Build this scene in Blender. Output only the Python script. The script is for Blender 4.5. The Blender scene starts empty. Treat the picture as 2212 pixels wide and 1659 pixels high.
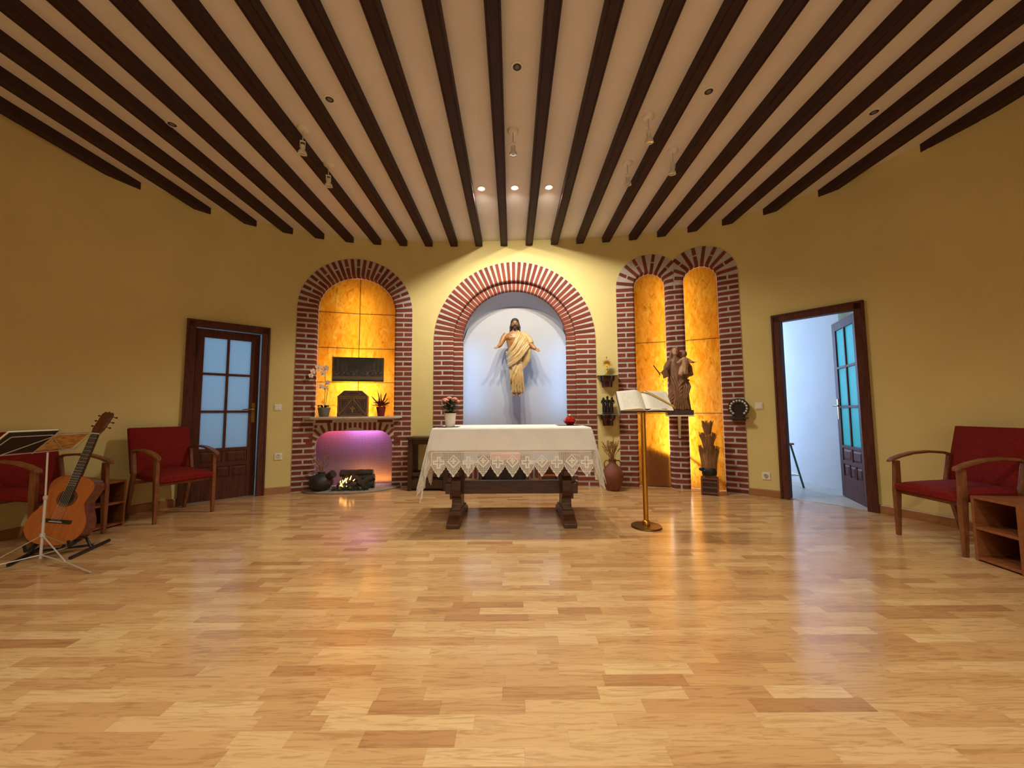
import bpy, math, random
import numpy as np
from mathutils import Vector, Matrix
from mathutils.geometry import delaunay_2d_cdt

random.seed(7)
PI = math.pi
scene = bpy.context.scene
COL = scene.collection

# ------------------------------------------------------------------ camera
PITCH, ROLL, EYE = 0.07304, 0.0060, 1.02
cd = bpy.data.cameras.new('camera'); cam = bpy.data.objects.new('camera', cd); COL.objects.link(cam)
cd.sensor_width = 36.0; cd.lens = 36.0 * 820.0 / 2212.0; cd.clip_start = 0.05; cd.clip_end = 60
_F = Vector((0, math.cos(PITCH), math.sin(PITCH))); _u = Vector((0, -math.sin(PITCH), math.cos(PITCH))); _r = Vector((1, 0, 0))
_R = _r * math.cos(ROLL) - _u * math.sin(ROLL); _U = _r * math.sin(ROLL) + _u * math.cos(ROLL)
cam.matrix_world = Matrix(((_R.x, _U.x, -_F.x, 0), (_R.y, _U.y, -_F.y, 0), (_R.z, _U.z, -_F.z, EYE), (0, 0, 0, 1)))
scene.camera = cam

# ------------------------------------------------------------------ world, exposure
w = bpy.data.worlds.new('world'); scene.world = w; w.use_nodes = True
w.node_tree.nodes['Background'].inputs[0].default_value = (0.6, 0.75, 1.0, 1)
w.node_tree.nodes['Background'].inputs[1].default_value = 0.05
vs = scene.view_settings
vs.view_transform = 'Standard'; vs.look = 'None'; vs.gamma = 1.0; vs.use_curve_mapping = False; vs.exposure = 0.0
cy = scene.cycles
cy.use_denoising = True; cy.max_bounces = 10; cy.diffuse_bounces = 5; cy.glossy_bounces = 4
cy.transmission_bounces = 8; cy.transparent_max_bounces = 12; cy.sample_clamp_indirect = 6.0
cy.caustics_reflective = False; cy.caustics_refractive = False

# large area lights: daylight in the two passages beyond the doors, and an added fill
def area(name, loc, target, sx, sy, power, color):
    l = bpy.data.lights.new(name, 'AREA'); l.shape = 'RECTANGLE'; l.size = sx; l.size_y = sy; l.energy = power; l.color = color
    o = bpy.data.objects.new(name, l); COL.objects.link(o); o.location = loc
    o.rotation_euler = (Vector(target) - Vector(loc)).to_track_quat('-Z', 'Y').to_euler()
    return o
DAY = (0.42, 0.68, 1.0)
area('daylight_corridor', (3.75, 7.2, 1.7), (4.0, 5.0, 1.2), 0.8, 1.6, 62, (0.40, 0.60, 1.0))
area('daylight_corridor_end', (5.6, 3.5, 1.6), (4.0, 4.2, 1.3), 1.2, 1.6, 22, (0.34, 0.74, 1.0))
area('rear_fill_light', (0.0, -3.28, 1.30), (0.0, 2.0, 0.55), 4.6, 1.9, 38, (1.0, 0.95, 0.84))  # unseen fill light behind the camera, added to lift lower walls and upright faces
area('daylight_passage', (-4.55, 5.75, 1.5), (-3.75, 4.8, 1.2), 0.9, 1.9, 10, (0.40, 0.72, 1.0))

# ------------------------------------------------------------------ mesh helpers
def link(name, me, mat=None, parent=None):
    o = bpy.data.objects.new(name, me); COL.objects.link(o)
    if mat is not None and me is not None and len(me.materials) == 0: me.materials.append(mat)
    if parent is not None: o.parent = parent
    return o
def empty(name, loc=(0, 0, 0), rz=0.0, rot=None):
    o = bpy.data.objects.new(name, None); COL.objects.link(o); o.location = loc
    o.rotation_euler = rot if rot else (0, 0, rz); o.empty_display_size = 0.1
    return o
def tag(o, label=None, cat=None, group=None, kind=None):
    if label: o['label'] = label
    if cat: o['category'] = cat
    if group: o['group'] = group
    if kind: o['kind'] = kind
    return o
def thing(name, label, cat, loc=(0, 0, 0), rz=0.0, group=None, rot=None):
    return tag(empty(name, loc, rz, rot), label, cat, group)
def copy_tree(o, parent=None):
    c = o.copy(); COL.objects.link(c); c.parent = parent
    for ch in list(o.children): copy_tree(ch, c)
    return c
def bev(o, wd=0.004, seg=2):
    m = o.modifiers.new('bevel', 'BEVEL'); m.width = wd; m.segments = seg; m.limit_method = 'ANGLE'; m.angle_limit = math.radians(40)
    return o
def remesh(o, v, it=3):
    m = o.modifiers.new('remesh', 'REMESH'); m.mode = 'VOXEL'; m.voxel_size = v; m.use_smooth_shade = True
    if it:
        s = o.modifiers.new('smooth', 'SMOOTH'); s.iterations = it; s.factor = 0.5
    return o

class MB:
    def __init__(s): s.v = []; s.f = []
    def add(s, vs_, fs_):
        b = len(s.v); s.v += [tuple(p) for p in vs_]; s.f += [tuple(i + b for i in f) for f in fs_]; return s
    def box(s, c, d, M=None):
        x, y, z = d[0] / 2, d[1] / 2, d[2] / 2
        P = [Vector((sx * x, sy * y, sz * z)) for sz in (-1, 1) for sy in (-1, 1) for sx in (-1, 1)]
        if M is not None: P = [M @ p for p in P]
        P = [p + Vector(c) for p in P]
        return s.add(P, [(0, 2, 3, 1), (4, 5, 7, 6), (0, 1, 5, 4), (2, 6, 7, 3), (0, 4, 6, 2), (1, 3, 7, 5)])
    def mm(s, a, b): return s.box([(a[i] + b[i]) / 2 for i in range(3)], [abs(b[i] - a[i]) for i in range(3)])
    def hexa(s, P):   # 8 points: 4 bottom ring ccw, 4 top ring
        return s.add(P, [(3, 2, 1, 0), (4, 5, 6, 7), (0, 1, 5, 4), (1, 2, 6, 5), (2, 3, 7, 6), (3, 0, 4, 7)])
    def grid(s, fn, nu, nv, cu=False, cv=False):
        b = len(s.v); NU = nu if cu else nu + 1; NV = nv if cv else nv + 1
        s.v += [tuple(fn(i / nu, j / nv)) for j in range(NV) for i in range(NU)]
        for j in range(nv):
            for i in range(nu):
                i2 = (i + 1) % NU; j2 = (j + 1) % NV
                s.f.append((b + j * NU + i, b + j * NU + i2, b + j2 * NU + i2, b + j2 * NU + i))
        return s
    def rings(s, R, caps=True):
        b = len(s.v); n = len(R[0])
        for r in R: s.v += [tuple(p) for p in r]
        for k in range(len(R) - 1):
            for i in range(n):
                j = (i + 1) % n
                s.f.append((b + k * n + i, b + k * n + j, b + (k + 1) * n + j, b + (k + 1) * n + i))
        if caps:
            s.f.append(tuple(b + i for i in reversed(range(n)))); e = b + (len(R) - 1) * n
            s.f.append(tuple(e + i for i in range(n)))
        return s
    def tube(s, pts, r, n=8, flat=1.0, up=None):
        pts = [Vector(p) for p in pts]; m = len(pts)
        rr = r if isinstance(r, (list, tuple)) else [r] * m
        R = []; prev = None
        for k in range(m):
            t = (pts[min(k + 1, m - 1)] - pts[max(k - 1, 0)])
            if t.length < 1e-9: t = Vector((0, 0, 1))
            t.normalize()
            if prev is None:
                a = Vector(up) if up else (Vector((0, 0, 1)) if abs(t.z) < 0.9 else Vector((1, 0, 0)))
            else: a = prev
            x = (a - t * a.dot(t))
            if x.length < 1e-6: x = t.orthogonal()
            x.normalize(); y = t.cross(x); prev = x
            R.append([pts[k] + (x * math.cos(q) * flat + y * math.sin(q)) * rr[k] for q in [2 * PI * i / n for i in range(n)]])
        return s.rings(R)
    def lathe(s, prof, n=20, c=(0, 0, 0), mod=None, M=None):
        R = []
        for (r, z) in prof:
            ring = []
            for i in range(n):
                q = 2 * PI * i / n; k = r * (mod(q, z) if mod else 1)
                p = Vector((k * math.cos(q), k * math.sin(q), z))
                if M is not None: p = M @ p
                ring.append(p + Vector(c))
            R.append(ring)
        return s.rings(R)
    def ball(s, c, r, n=12, m=8, M=None):
        rx, ry, rz = (r, r, r) if not isinstance(r, (tuple, list)) else r
        R = []
        for k in range(m + 1):
            a = -PI / 2 + PI * k / m; a = max(min(a, PI / 2 - 0.06), -PI / 2 + 0.06)
            ring = []
            for i in range(n):
                p = Vector((rx * math.cos(a) * math.cos(2 * PI * i / n), ry * math.cos(a) * math.sin(2 * PI * i / n), rz * math.sin(a)))
                if M is not None: p = M @ p
                ring.append(p + Vector(c))
            R.append(ring)
        return s.rings(R)
    def prism(s, poly, fn0, fn1):   # 2-D polygon mapped by two functions to two 3-D outlines
        n = len(poly); b = len(s.v)
        s.v += [tuple(fn0(p)) for p in poly] + [tuple(fn1(p)) for p in poly]
        s.f.append(tuple(b + i for i in range(n))); s.f.append(tuple(b + n + i for i in reversed(range(n))))
        for i in range(n):
            j = (i + 1) % n; s.f.append((b + j, b + i, b + n + i, b + n + j))
        return s
    def mesh(s, name, smooth=None):
        me = bpy.data.meshes.new(name); me.from_pydata(s.v, [], s.f); me.validate(); me.update()
        if smooth is not None:
            me.polygons.foreach_set('use_smooth', [True] * len(me.polygons))
            if smooth > 0: me.set_sharp_from_angle(angle=math.radians(smooth))
        return me
    def build(s, name, mat=None, parent=None, smooth=None): return link(name, s.mesh(name, smooth), mat, parent)

def Rx(a): return Matrix.Rotation(a, 3, 'X')
def Ry(a): return Matrix.Rotation(a, 3, 'Y')
def Rz(a): return Matrix.Rotation(a, 3, 'Z')
def lerp(a, b, t): return a + (b - a) * t

# ------------------------------------------------------------------ materials
def srgb(r, g, b):
    f = lambda c: (c / 12.92 if c <= 0.04045 else ((c + 0.055) / 1.055) ** 2.4)
    return (f(r / 255), f(g / 255), f(b / 255), 1)
class NT:
    def __init__(s, name):
        s.m = bpy.data.materials.new(name); s.m.use_nodes = True; s.t = s.m.node_tree; s.n = s.t.nodes
        s.b = s.n['Principled BSDF']; s.out = s.n['Material Output']
    def node(s, typ, **kw):
        x = s.n.new(typ)
        for k, v in kw.items():
            if k.startswith('_'): setattr(x, k[1:], v)
        return x
    def lk(s, a, b): s.t.links.new(a, b)
    def math(s, op, a, b=None, c=None):
        x = s.n.new('ShaderNodeMath'); x.operation = op
        for i, v in enumerate((a, b, c)):
            if v is None: continue
            if isinstance(v, (int, float)): x.inputs[i].default_value = v
            else: s.lk(v, x.inputs[i])
        return x.outputs[0]
    def coords(s, scale=(1, 1, 1), kind='Object'):
        tc = s.n.new('ShaderNodeTexCoord'); mp = s.n.new('ShaderNodeMapping'); mp.inputs['Scale'].default_value = scale
        s.lk(tc.outputs[kind], mp.inputs[0]); return mp.outputs[0]
    def noise(s, vec, scale, detail=4, rough=0.55, dist=0.0):
        x = s.n.new('ShaderNodeTexNoise'); x.inputs['Scale'].default_value = scale; x.inputs['Detail'].default_value = detail
        x.inputs['Roughness'].default_value = rough; x.inputs['Distortion'].default_value = dist
        if vec is not None: s.lk(vec, x.inputs['Vector'])
        return x.outputs['Fac']
    def ramp(s, fac, stops):
        x = s.n.new('ShaderNodeValToRGB'); e = x.color_ramp.elements
        while len(e) < len(stops): e.new(0.5)
        for k, (p, c) in enumerate(stops): e[k].position = p; e[k].color = c
        s.lk(fac, x.inputs[0]); return x.outputs[0]
    def mix(s, fac, a, b, typ='MIX'):
        x = s.n.new('ShaderNodeMix'); x.data_type = 'RGBA'; x.blend_type = typ
        for i, v in ((0, fac), (6, a), (7, b)):
            if isinstance(v, (int, float)): x.inputs[i].default_value = v
            elif isinstance(v, tuple): x.inputs[i].default_value = v
            else: s.lk(v, x.inputs[i])
        return x.outputs[2]
    def bump(s, h, strength=0.3, dist=0.01):
        x = s.n.new('ShaderNodeBump'); x.inputs['Strength'].default_value = strength; x.inputs['Distance'].default_value = dist
        s.lk(h, x.inputs['Height']); s.lk(x.outputs[0], s.b.inputs['Normal']); return x
def plain(name, c, rough=0.5, metal=0.0, var=0.12, nscale=14, bump=0.0, bscale=60, coat=0.0, spec=0.5, trans=0.0):
    t = NT(name); v = t.coords(); n = t.noise(v, nscale)
    dk = tuple(x * (1 - var) for x in c[:3]) + (1,); lt = tuple(min(1, x * (1 + var)) for x in c[:3]) + (1,)
    t.lk(t.ramp(n, [(0.3, dk), (0.7, lt)]), t.b.inputs['Base Color'])
    t.b.inputs['Roughness'].default_value = rough; t.b.inputs['Metallic'].default_value = metal
    t.b.inputs['Coat Weight'].default_value = coat; t.b.inputs['Specular IOR Level'].default_value = spec
    t.b.inputs['Transmission Weight'].default_value = trans
    if bump: t.bump(t.noise(v, bscale), bump, 0.004)
    return t.m
def wood(name, dark, light, rough=0.45, scale=(3, 3, 30), gs=3.0, coat=0.0, spec=0.4):
    t = NT(name); v = t.coords(scale); n = t.noise(v, gs, 6, 0.6, 1.2); n2 = t.noise(v, gs * 7, 3)
    f = t.math('ADD', t.math('MULTIPLY', n, 0.75), t.math('MULTIPLY', n2, 0.25))
    t.lk(t.ramp(f, [(0.32, dark), (0.5, tuple((dark[i] + light[i]) / 2 for i in range(3)) + (1,)), (0.68, light)]), t.b.inputs['Base Color'])
    t.b.inputs['Roughness'].default_value = rough; t.b.inputs['Coat Weight'].default_value = coat; t.b.inputs['Specular IOR Level'].default_value = spec
    t.bump(n2, 0.12, 0.003); return t.m
def emit(name, c, s):
    t = NT(name); t.b.inputs['Base Color'].default_value = c; t.b.inputs['Emission Color'].default_value = c; t.b.inputs['Emission Strength'].default_value = s
    return t.m

M = {}
def wall_mat(name, c, b=0.18):
    t = NT(name); v = t.coords(); n = t.noise(v, 1.3, 3); n2 = t.noise(v, 90, 4, 0.6)
    t.lk(t.ramp(n, [(0.3, tuple(x * 0.94 for x in c[:3]) + (1,)), (0.7, tuple(min(1, x * 1.05) for x in c[:3]) + (1,))]), t.b.inputs['Base Color'])
    t.b.inputs['Roughness'].default_value = 0.75; t.b.inputs['Specular IOR Level'].default_value = 0.25; t.bump(n2, b, 0.004); return t.m
M['wall'] = wall_mat('yellow_plaster', (0.68, 0.565, 0.235, 1))
M['ceiling'] = wall_mat('ceiling_plaster', (0.74, 0.70, 0.64, 1), 0.3)
M['niche'] = wall_mat('niche_plaster', (0.43, 0.43, 0.435, 1), 0.1)
M['white'] = wall_mat('white_plaster', (0.80, 0.80, 0.80, 1))
M['mortar'] = plain('mortar', (0.49, 0.44, 0.40, 1), 0.9, var=0.1, nscale=30, bump=0.5, bscale=120, spec=0.2)
def brick_mat():
    t = NT('brick'); oi = t.n.new('ShaderNodeObjectInfo'); v = t.coords(kind='Object'); n = t.noise(v, 25, 5); n2 = t.noise(v, 160, 3)
    c = t.ramp(oi.outputs['Random'], [(0.0, srgb(110, 50, 36)), (0.35, srgb(128, 60, 41)), (0.7, srgb(142, 70, 47)), (1.0, srgb(120, 62, 50))])
    c = t.mix(t.math('MULTIPLY', n, 0.7), c, srgb(96, 44, 36)); t.lk(c, t.b.inputs['Base Color'])
    t.b.inputs['Roughness'].default_value = 0.8; t.b.inputs['Specular IOR Level'].default_value = 0.25; t.bump(n2, 0.4, 0.003); return t.m
M['brick'] = brick_mat()
def floor_mat():
    t = NT('laminate'); at = t.n.new('ShaderNodeAttribute'); at.attribute_name = 'tone'
    tone = at.outputs['Fac']
    tc = t.n.new('ShaderNodeNewGeometry'); mp = t.n.new('ShaderNodeMapping'); mp.inputs['Scale'].default_value = (1.6, 17, 1)
    t.lk(tc.outputs['Position'], mp.inputs[0])
    cmb = t.n.new('ShaderNodeCombineXYZ'); t.lk(t.math('MULTIPLY', tone, 37.0), cmb.inputs[0]); t.lk(t.math('MULTIPLY', tone, 91.0), cmb.inputs[1])
    va = t.n.new('ShaderNodeVectorMath'); va.operation = 'ADD'; t.lk(mp.outputs[0], va.inputs[0]); t.lk(cmb.outputs[0], va.inputs[1])
    g = t.noise(va.outputs[0], 2.2, 6, 0.62, 2.2); g2 = t.noise(va.outputs[0], 16, 3)
    base = t.ramp(tone, [(0.0, srgb(178, 131, 86)), (0.25, srgb(192, 147, 99)), (0.55, srgb(203, 160, 108)), (1.0, srgb(218, 182, 130))])
    gr = t.ramp(g, [(0.36, (0.66, 0.58, 0.50, 1)), (0.52, (1, 1, 1, 1)), (0.75, (1.0, 0.98, 0.95, 1))])
    c = t.mix(0.75, base, gr, 'MULTIPLY'); c = t.mix(t.math('MULTIPLY', g2, 0.16), c, srgb(150, 98, 56))
    t.lk(c, t.b.inputs['Base Color']); t.b.inputs['Roughness'].default_value = 0.2; t.b.inputs['Specular IOR Level'].default_value = 0.62
    t.lk(t.math('MULTIPLY_ADD', g2, 0.08, 0.13), t.b.inputs['Roughness'])
    t.bump(g2, 0.03, 0.002); return t.m
M['floor'] = floor_mat()
M['beam'] = wood('beam_wood', srgb(38, 22, 21), srgb(66, 40, 36), 0.6, (8, 1.2, 8), 4.0, 0.0, 0.25)
M['doorwood'] = wood('door_wood', srgb(62, 31, 22), srgb(102, 54, 36), 0.6, (10, 10, 1.2), 3.0, 0.0, 0.25)
M['altarwood'] = wood('altar_wood', srgb(52, 28, 14), srgb(100, 58, 30), 0.42, (1.5, 12, 12), 3.0, 0.15)
M['chairwood'] = wood('chair_wood', srgb(92, 50, 26), srgb(142, 86, 48), 0.38, (9, 9, 3), 3.0, 0.15)
M['shelfwood'] = wood('shelf_wood', srgb(118, 66, 34), srgb(156, 94, 52), 0.42, (12, 2, 12), 3.0, 0.1)
M['baseboard'] = wood('baseboard_wood', srgb(140, 92, 52), srgb(176, 122, 74), 0.35, (3, 3, 20), 3.0, 0.2)
M['darkwood'] = wood('dark_wood', srgb(38, 22, 14), srgb(76, 46, 28), 0.45, (10, 10, 2), 3.0, 0.1)
M['red'] = plain('red_upholstery', srgb(118, 25, 19), 0.9, var=0.2, nscale=50, bump=0.5, bscale=260, spec=0.2)
M['brass'] = plain('brass', srgb(196, 146, 62), 0.28, 1.0, 0.1)
M['brassold'] = plain('aged_brass', srgb(134, 106, 64), 0.36, 1.0, 0.18, 9)
M['gold'] = plain('gilt', srgb(224, 178, 72), 0.22, 1.0, 0.08)
M['chrome'] = plain('chrome_steel', srgb(206, 202, 194), 0.38, 0.55, 0.05)
M['black'] = plain('black_plastic', srgb(20, 19, 18), 0.5, var=0.1)
M['whiteplastic'] = plain('white_plastic', srgb(226, 220, 204), 0.4, var=0.03)
M['stone'] = plain('grey_stone', srgb(150, 138, 124), 0.6, var=0.22, nscale=45, bump=0.25, bscale=90)
M['mantel'] = plain('pale_marble', srgb(196, 184, 168), 0.45, var=0.10, nscale=12)
M['ribbon'] = plain('gold_ribbon', srgb(196, 154, 44), 0.5, var=0.1)
M['cloth'] = plain('altar_linen', srgb(228, 226, 222), 0.9, var=0.04, nscale=8, bump=0.25, bscale=40, spec=0.15)
M['lace'] = plain('crochet_lace', srgb(230, 226, 216), 0.9, var=0.10, nscale=120, bump=0.5, bscale=300, spec=0.15)
M['clay'] = plain('terracotta', srgb(116, 64, 42), 0.7, var=0.25, nscale=8, bump=0.3, bscale=50)
M['darkclay'] = plain('black_pottery', srgb(40, 33, 30), 0.55, var=0.3, nscale=10, bump=0.3, bscale=60)
M['leaf'] = plain('green_leaf', srgb(52, 74, 38), 0.5, var=0.3, nscale=30)
M['greyleaf'] = plain('orchid_leaf', srgb(66, 66, 46), 0.45, var=0.2, nscale=20)
M['dry'] = plain('dried_stalk', srgb(150, 108, 58), 0.85, var=0.3, nscale=30)
M['straw'] = wood('straw', srgb(112, 76, 42), srgb(178, 134, 84), 0.85, (60, 60, 2), 3.0)
M['pink'] = plain('pink_petal', srgb(232, 156, 140), 0.7, var=0.15, nscale=40)
M['orchid'] = plain('white_petal', srgb(226, 206, 186), 0.6, var=0.06, nscale=40)
M['redleaf'] = plain('dark_red_leaf', srgb(110, 26, 24), 0.6, var=0.35, nscale=40)
M['greypot'] = plain('grey_pot', srgb(110, 108, 100), 0.6, var=0.08)
M['soil'] = plain('soil', srgb(34, 24, 16), 0.95, var=0.3, nscale=60, bump=0.8)
M['skin'] = plain('gilded_carved_skin', srgb(150, 104, 58), 0.42, 0.0, 0.2, 22, 0.25, 120)
M['robe'] = plain('cream_carved_robe', srgb(184, 154, 102), 0.5, 0.0, 0.14, 18, 0.2, 120)
M['hair'] = plain('dark_hair', srgb(44, 30, 24), 0.6, 0.0, 0.3, 60, 0.6, 200)
M['statuewood'] = plain('brown_carved_wood', srgb(126, 90, 64), 0.5, 0.0, 0.25, 18, 0.3, 120)
M['statuepale'] = plain('pale_carved_wood', srgb(188, 150, 116), 0.5, 0.0, 0.2, 20, 0.3, 120)
M['bronze'] = plain('dark_bronze', srgb(58, 50, 44), 0.35, 0.7, 0.25, 40)
M['corbel'] = plain('dark_red_glaze', srgb(70, 22, 22), 0.22, 0.0, 0.15, 20, coat=0.5)
M['bark'] = plain('charred_log', srgb(52, 42, 36), 0.9, 0.0, 0.45, 26, 0.9, 60)
M['logend'] = plain('log_end', srgb(150, 128, 104), 0.8, 0.0, 0.2, 30)
M['ember'] = emit('ember_glow', (1.0, 0.42, 0.10, 1), 9.0)
M['pine'] = plain('pine_garland', srgb(44, 48, 30), 0.8, 0.0, 0.3, 60)
M['guitar_top'] = wood('guitar_top', srgb(150, 76, 28), srgb(186, 104, 44), 0.25, (40, 2, 2), 3.0, 0.5)
M['guitar_side'] = wood('guitar_side', srgb(70, 34, 20), srgb(110, 58, 34), 0.25, (6, 6, 6), 3.0, 0.5)
M['ebony'] = plain('ebony', srgb(28, 22, 20), 0.4, var=0.2, nscale=40)
M['paper'] = plain('paper', srgb(226, 220, 202), 0.85, var=0.04, nscale=10)
M['tile'] = plain('corridor_tile', srgb(190, 178, 164), 0.3, var=0.12, nscale=6)
M['ledblue'] = emit('led_strip', (0.24, 0.52, 1.0, 1), 36.0)
M['bulb'] = emit('lamp_glow', (1.0, 0.90, 0.74, 1), 55.0)
M['glass'] = plain('clear_glass', srgb(160, 190, 170), 0.05, trans=0.7, var=0.02)
M['greenmetal'] = plain('green_metal', srgb(42, 84, 74), 0.4, var=0.1)
def onyx_mat():
    t = NT('amber_onyx'); v = t.coords((1, 1, 0.38), 'Object'); n = t.noise(v, 17, 8, 0.66, 1.9); n2 = t.noise(v, 4.5, 4, 0.6, 0.8)
    c = t.ramp(n, [(0.30, srgb(176, 122, 52)), (0.43, srgb(240, 194, 96)), (0.58, srgb(252, 222, 136)), (0.75, srgb(255, 242, 196))])
    c = t.mix(t.ramp(n2, [(0.35, (0, 0, 0, 1)), (0.65, (0.55, 0.55, 0.55, 1))]), c, srgb(250, 196, 84))
    tr = t.n.new('ShaderNodeBsdfTranslucent'); t.lk(c, tr.inputs[0])
    t.b.inputs['Base Color'].default_value = srgb(170, 110, 40); t.b.inputs['Roughness'].default_value = 0.12
    mx = t.n.new('ShaderNodeMixShader'); mx.inputs[0].default_value = 0.28
    t.lk(tr.outputs[0], mx.inputs[1]); t.lk(t.b.outputs[0], mx.inputs[2]); t.lk(mx.outputs[0], t.out.inputs[0]); return t.m
M['onyx'] = onyx_mat()
def frosted(name, c, gl=0.15):
    t = NT(name); v = t.coords(); n = t.noise(v, 160, 3); tr = t.n.new('ShaderNodeBsdfTranslucent'); tr.inputs[0].default_value = c
    t.b.inputs['Base Color'].default_value = c; t.b.inputs['Roughness'].default_value = 0.25
    mx = t.n.new('ShaderNodeMixShader'); mx.inputs[0].default_value = gl
    t.bump(n, 0.4, 0.003); t.lk(tr.outputs[0], mx.inputs[1]); t.lk(t.b.outputs[0], mx.inputs[2]); t.lk(mx.outputs[0], t.out.inputs[0]); return t.m
M['frost'] = frosted('frosted_glass', (0.82, 0.92, 1.0, 1))
M['frostblue'] = frosted('blue_frosted_glass', (0.40, 0.84, 0.88, 1), 0.1)
def redglass():
    t = NT('red_glass'); v = t.coords(); n = t.noise(v, 30); t.b.inputs['Base Color'].default_value = srgb(190, 24, 26); t.b.inputs['Roughness'].default_value = 0.06
    t.lk(t.ramp(n, [(0.3, srgb(150, 14, 18)), (0.7, srgb(210, 40, 36))]), t.b.inputs['Base Color']); t.b.inputs['Transmission Weight'].default_value = 0.45; t.b.inputs['Coat Weight'].default_value = 0.6
    return t.m
M['redglass'] = redglass()

# ------------------------------------------------------------------ the curved wall: plan curve and mapping
CO = [0.2660996269823839, 0.09078409146115629, -1.3546581159353182, -0.11121934978915395, 1.7435895928340637, -0.13735007213285028, 3.8254102128500738]
CEIL, BEAMZ = 3.49, 3.41
_th = np.radians(np.linspace(-74, 74, 1481)); _rr = np.polyval(CO, _th)
_X = _rr * np.sin(_th); _Y = 1.5 + _rr * np.cos(_th)
_S = np.r_[0, np.cumsum(np.hypot(np.diff(_X), np.diff(_Y)))]; _S -= np.interp(0, _X, _S)
_tx = np.gradient(_X, _S); _ty = np.gradient(_Y, _S); _l = np.hypot(_tx, _ty); _NX, _NY = -_ty / _l, _tx / _l
S0, S1 = float(_S[0]), float(_S[-1])
def W(s, z, d=0.0):
    return Vector((float(np.interp(s, _S, _X) + d * np.interp(s, _S, _NX)), float(np.interp(s, _S, _Y) + d * np.interp(s, _S, _NY)), z))
def WN(s): return Vector((float(np.interp(s, _S, _NX)), float(np.interp(s, _S, _NY)), 0)).normalized()
def arch_outline(c, hw, zs, z0=-0.1, n=28):
    return [(c - hw, z0), (c - hw, zs)] + [(c + hw * math.cos(PI - PI * k / n), zs + hw * math.sin(PI * k / n)) for k in range(1, n)] + [(c + hw, zs), (c + hw, z0)]
LA = dict(c=-2.16, hw=0.505, zs=2.43, A=0.245)          # left arch with fireplace
CA = dict(c=0.033, hw=0.86, zs=2.03, A=0.28)            # centre arch, outer ring
CI = dict(c=0.033, hw=0.737, zs=2.03, A=0.125)          # centre arch, inner ring set back
TA = [dict(c=1.912, hw=0.200, zs=2.735, A=0.245), dict(c=2.5425, hw=0.198, zs=2.755, A=0.24)]
DL, DR = (-4.02, -3.20), (3.30, 4.13)
holes = [arch_outline(LA['c'], LA['hw'] + 0.12, LA['zs']), arch_outline(CA['c'], CA['hw'] + 0.12, CA['zs']),
         [(DL[0] + .03, -.1), (DL[0] + .03, 2.08), (DL[1] - .03, 2.08), (DL[1] - .03, -.1)], [(DR[0] + .03, -.1), (DR[0] + .03, 2.11), (DR[1] - .03, 2.11), (DR[1] - .03, -.1)],
         arch_outline(TA[0]['c'], 0.24, TA[0]['zs']), arch_outline(TA[1]['c'], 0.238, TA[1]['zs'])]
def inside(p, poly):
    x, y = p; r = False; n = len(poly)
    for i in range(n):
        x1, y1 = poly[i]; x2, y2 = poly[(i + 1) % n]
        if (y1 > y) != (y2 > y) and x < (x2 - x1) * (y - y1) / (y2 - y1) + x1: r = not r
    return r
def curved_wall():
    V = []; Eg = []
    def loop(P):
        b = len(V); V.extend(Vector(p) for p in P); Eg.extend((b + i, b + (i + 1) % len(P)) for i in range(len(P)))
    ns = 90
    loop([(lerp(S0, S1, i / ns), 0.0) for i in range(ns + 1)] + [(lerp(S1, S0, i / ns), CEIL) for i in range(ns + 1)])
    for h in holes: loop(h)
    for i in range(1, ns):
        for j in range(1, 10):
            p = (lerp(S0, S1, i / ns), CEIL * j / 10)
            if not any(inside(p, h) for h in holes): V.append(Vector(p))
    r = delaunay_2d_cdt(V, Eg, [], 0, 1e-5)
    P = [(v.x, v.y) for v in r[0]]; F = []
    for f in r[2]:
        c = (sum(P[i][0] for i in f) / 3, sum(P[i][1] for i in f) / 3)
        if c[1] < 0 or c[1] > CEIL or any(inside(c, h) for h in holes): continue
        F.append(tuple(reversed(f)))
    m = MB(); m.add([W(s, z) for s, z in P], F)
    return m
tag(curved_wall().build('wall_back', M['wall'], None, 0), 'curved mustard yellow plaster wall behind the altar', kind='structure')
BACKY = -3.4
xl, yl = float(_X[0]), float(_Y[0]); xr, yr = float(_X[-1]), float(_Y[-1])
tag(MB().mm((xl - .1, BACKY, 0), (xl, yl, CEIL)).build('wall_left', M['wall']), 'yellow side wall beside the camera', kind='structure')
tag(MB().mm((xr, BACKY, 0), (xr + .1, yr, CEIL)).build('wall_right', M['wall']), 'yellow side wall opposite', kind='structure')
tag(MB().mm((xl - .1, BACKY - .1, 0), (xr + .1, BACKY, CEIL)).build('wall_front', M['wall']), 'yellow wall behind the camera', kind='structure')
m = MB()
for a_, b_ in (((-2.4, .30), (2.4, .36)), ((-2.4, 2.24), (2.4, 2.30)), ((-2.4, .36), (-2.34, 2.24)), ((2.34, .36), (2.4, 2.24)), ((-.03, .36), (.03, 2.24))): m.mm((a_[0], BACKY, a_[1]), (b_[0], BACKY + .05, b_[1]))
tag(m.build('fill_light_frame', M['doorwood']), 'wide wooden frame added around the unseen fill light behind the camera', kind='structure')  # window-like frame added out of view to dress the fill light

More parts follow.
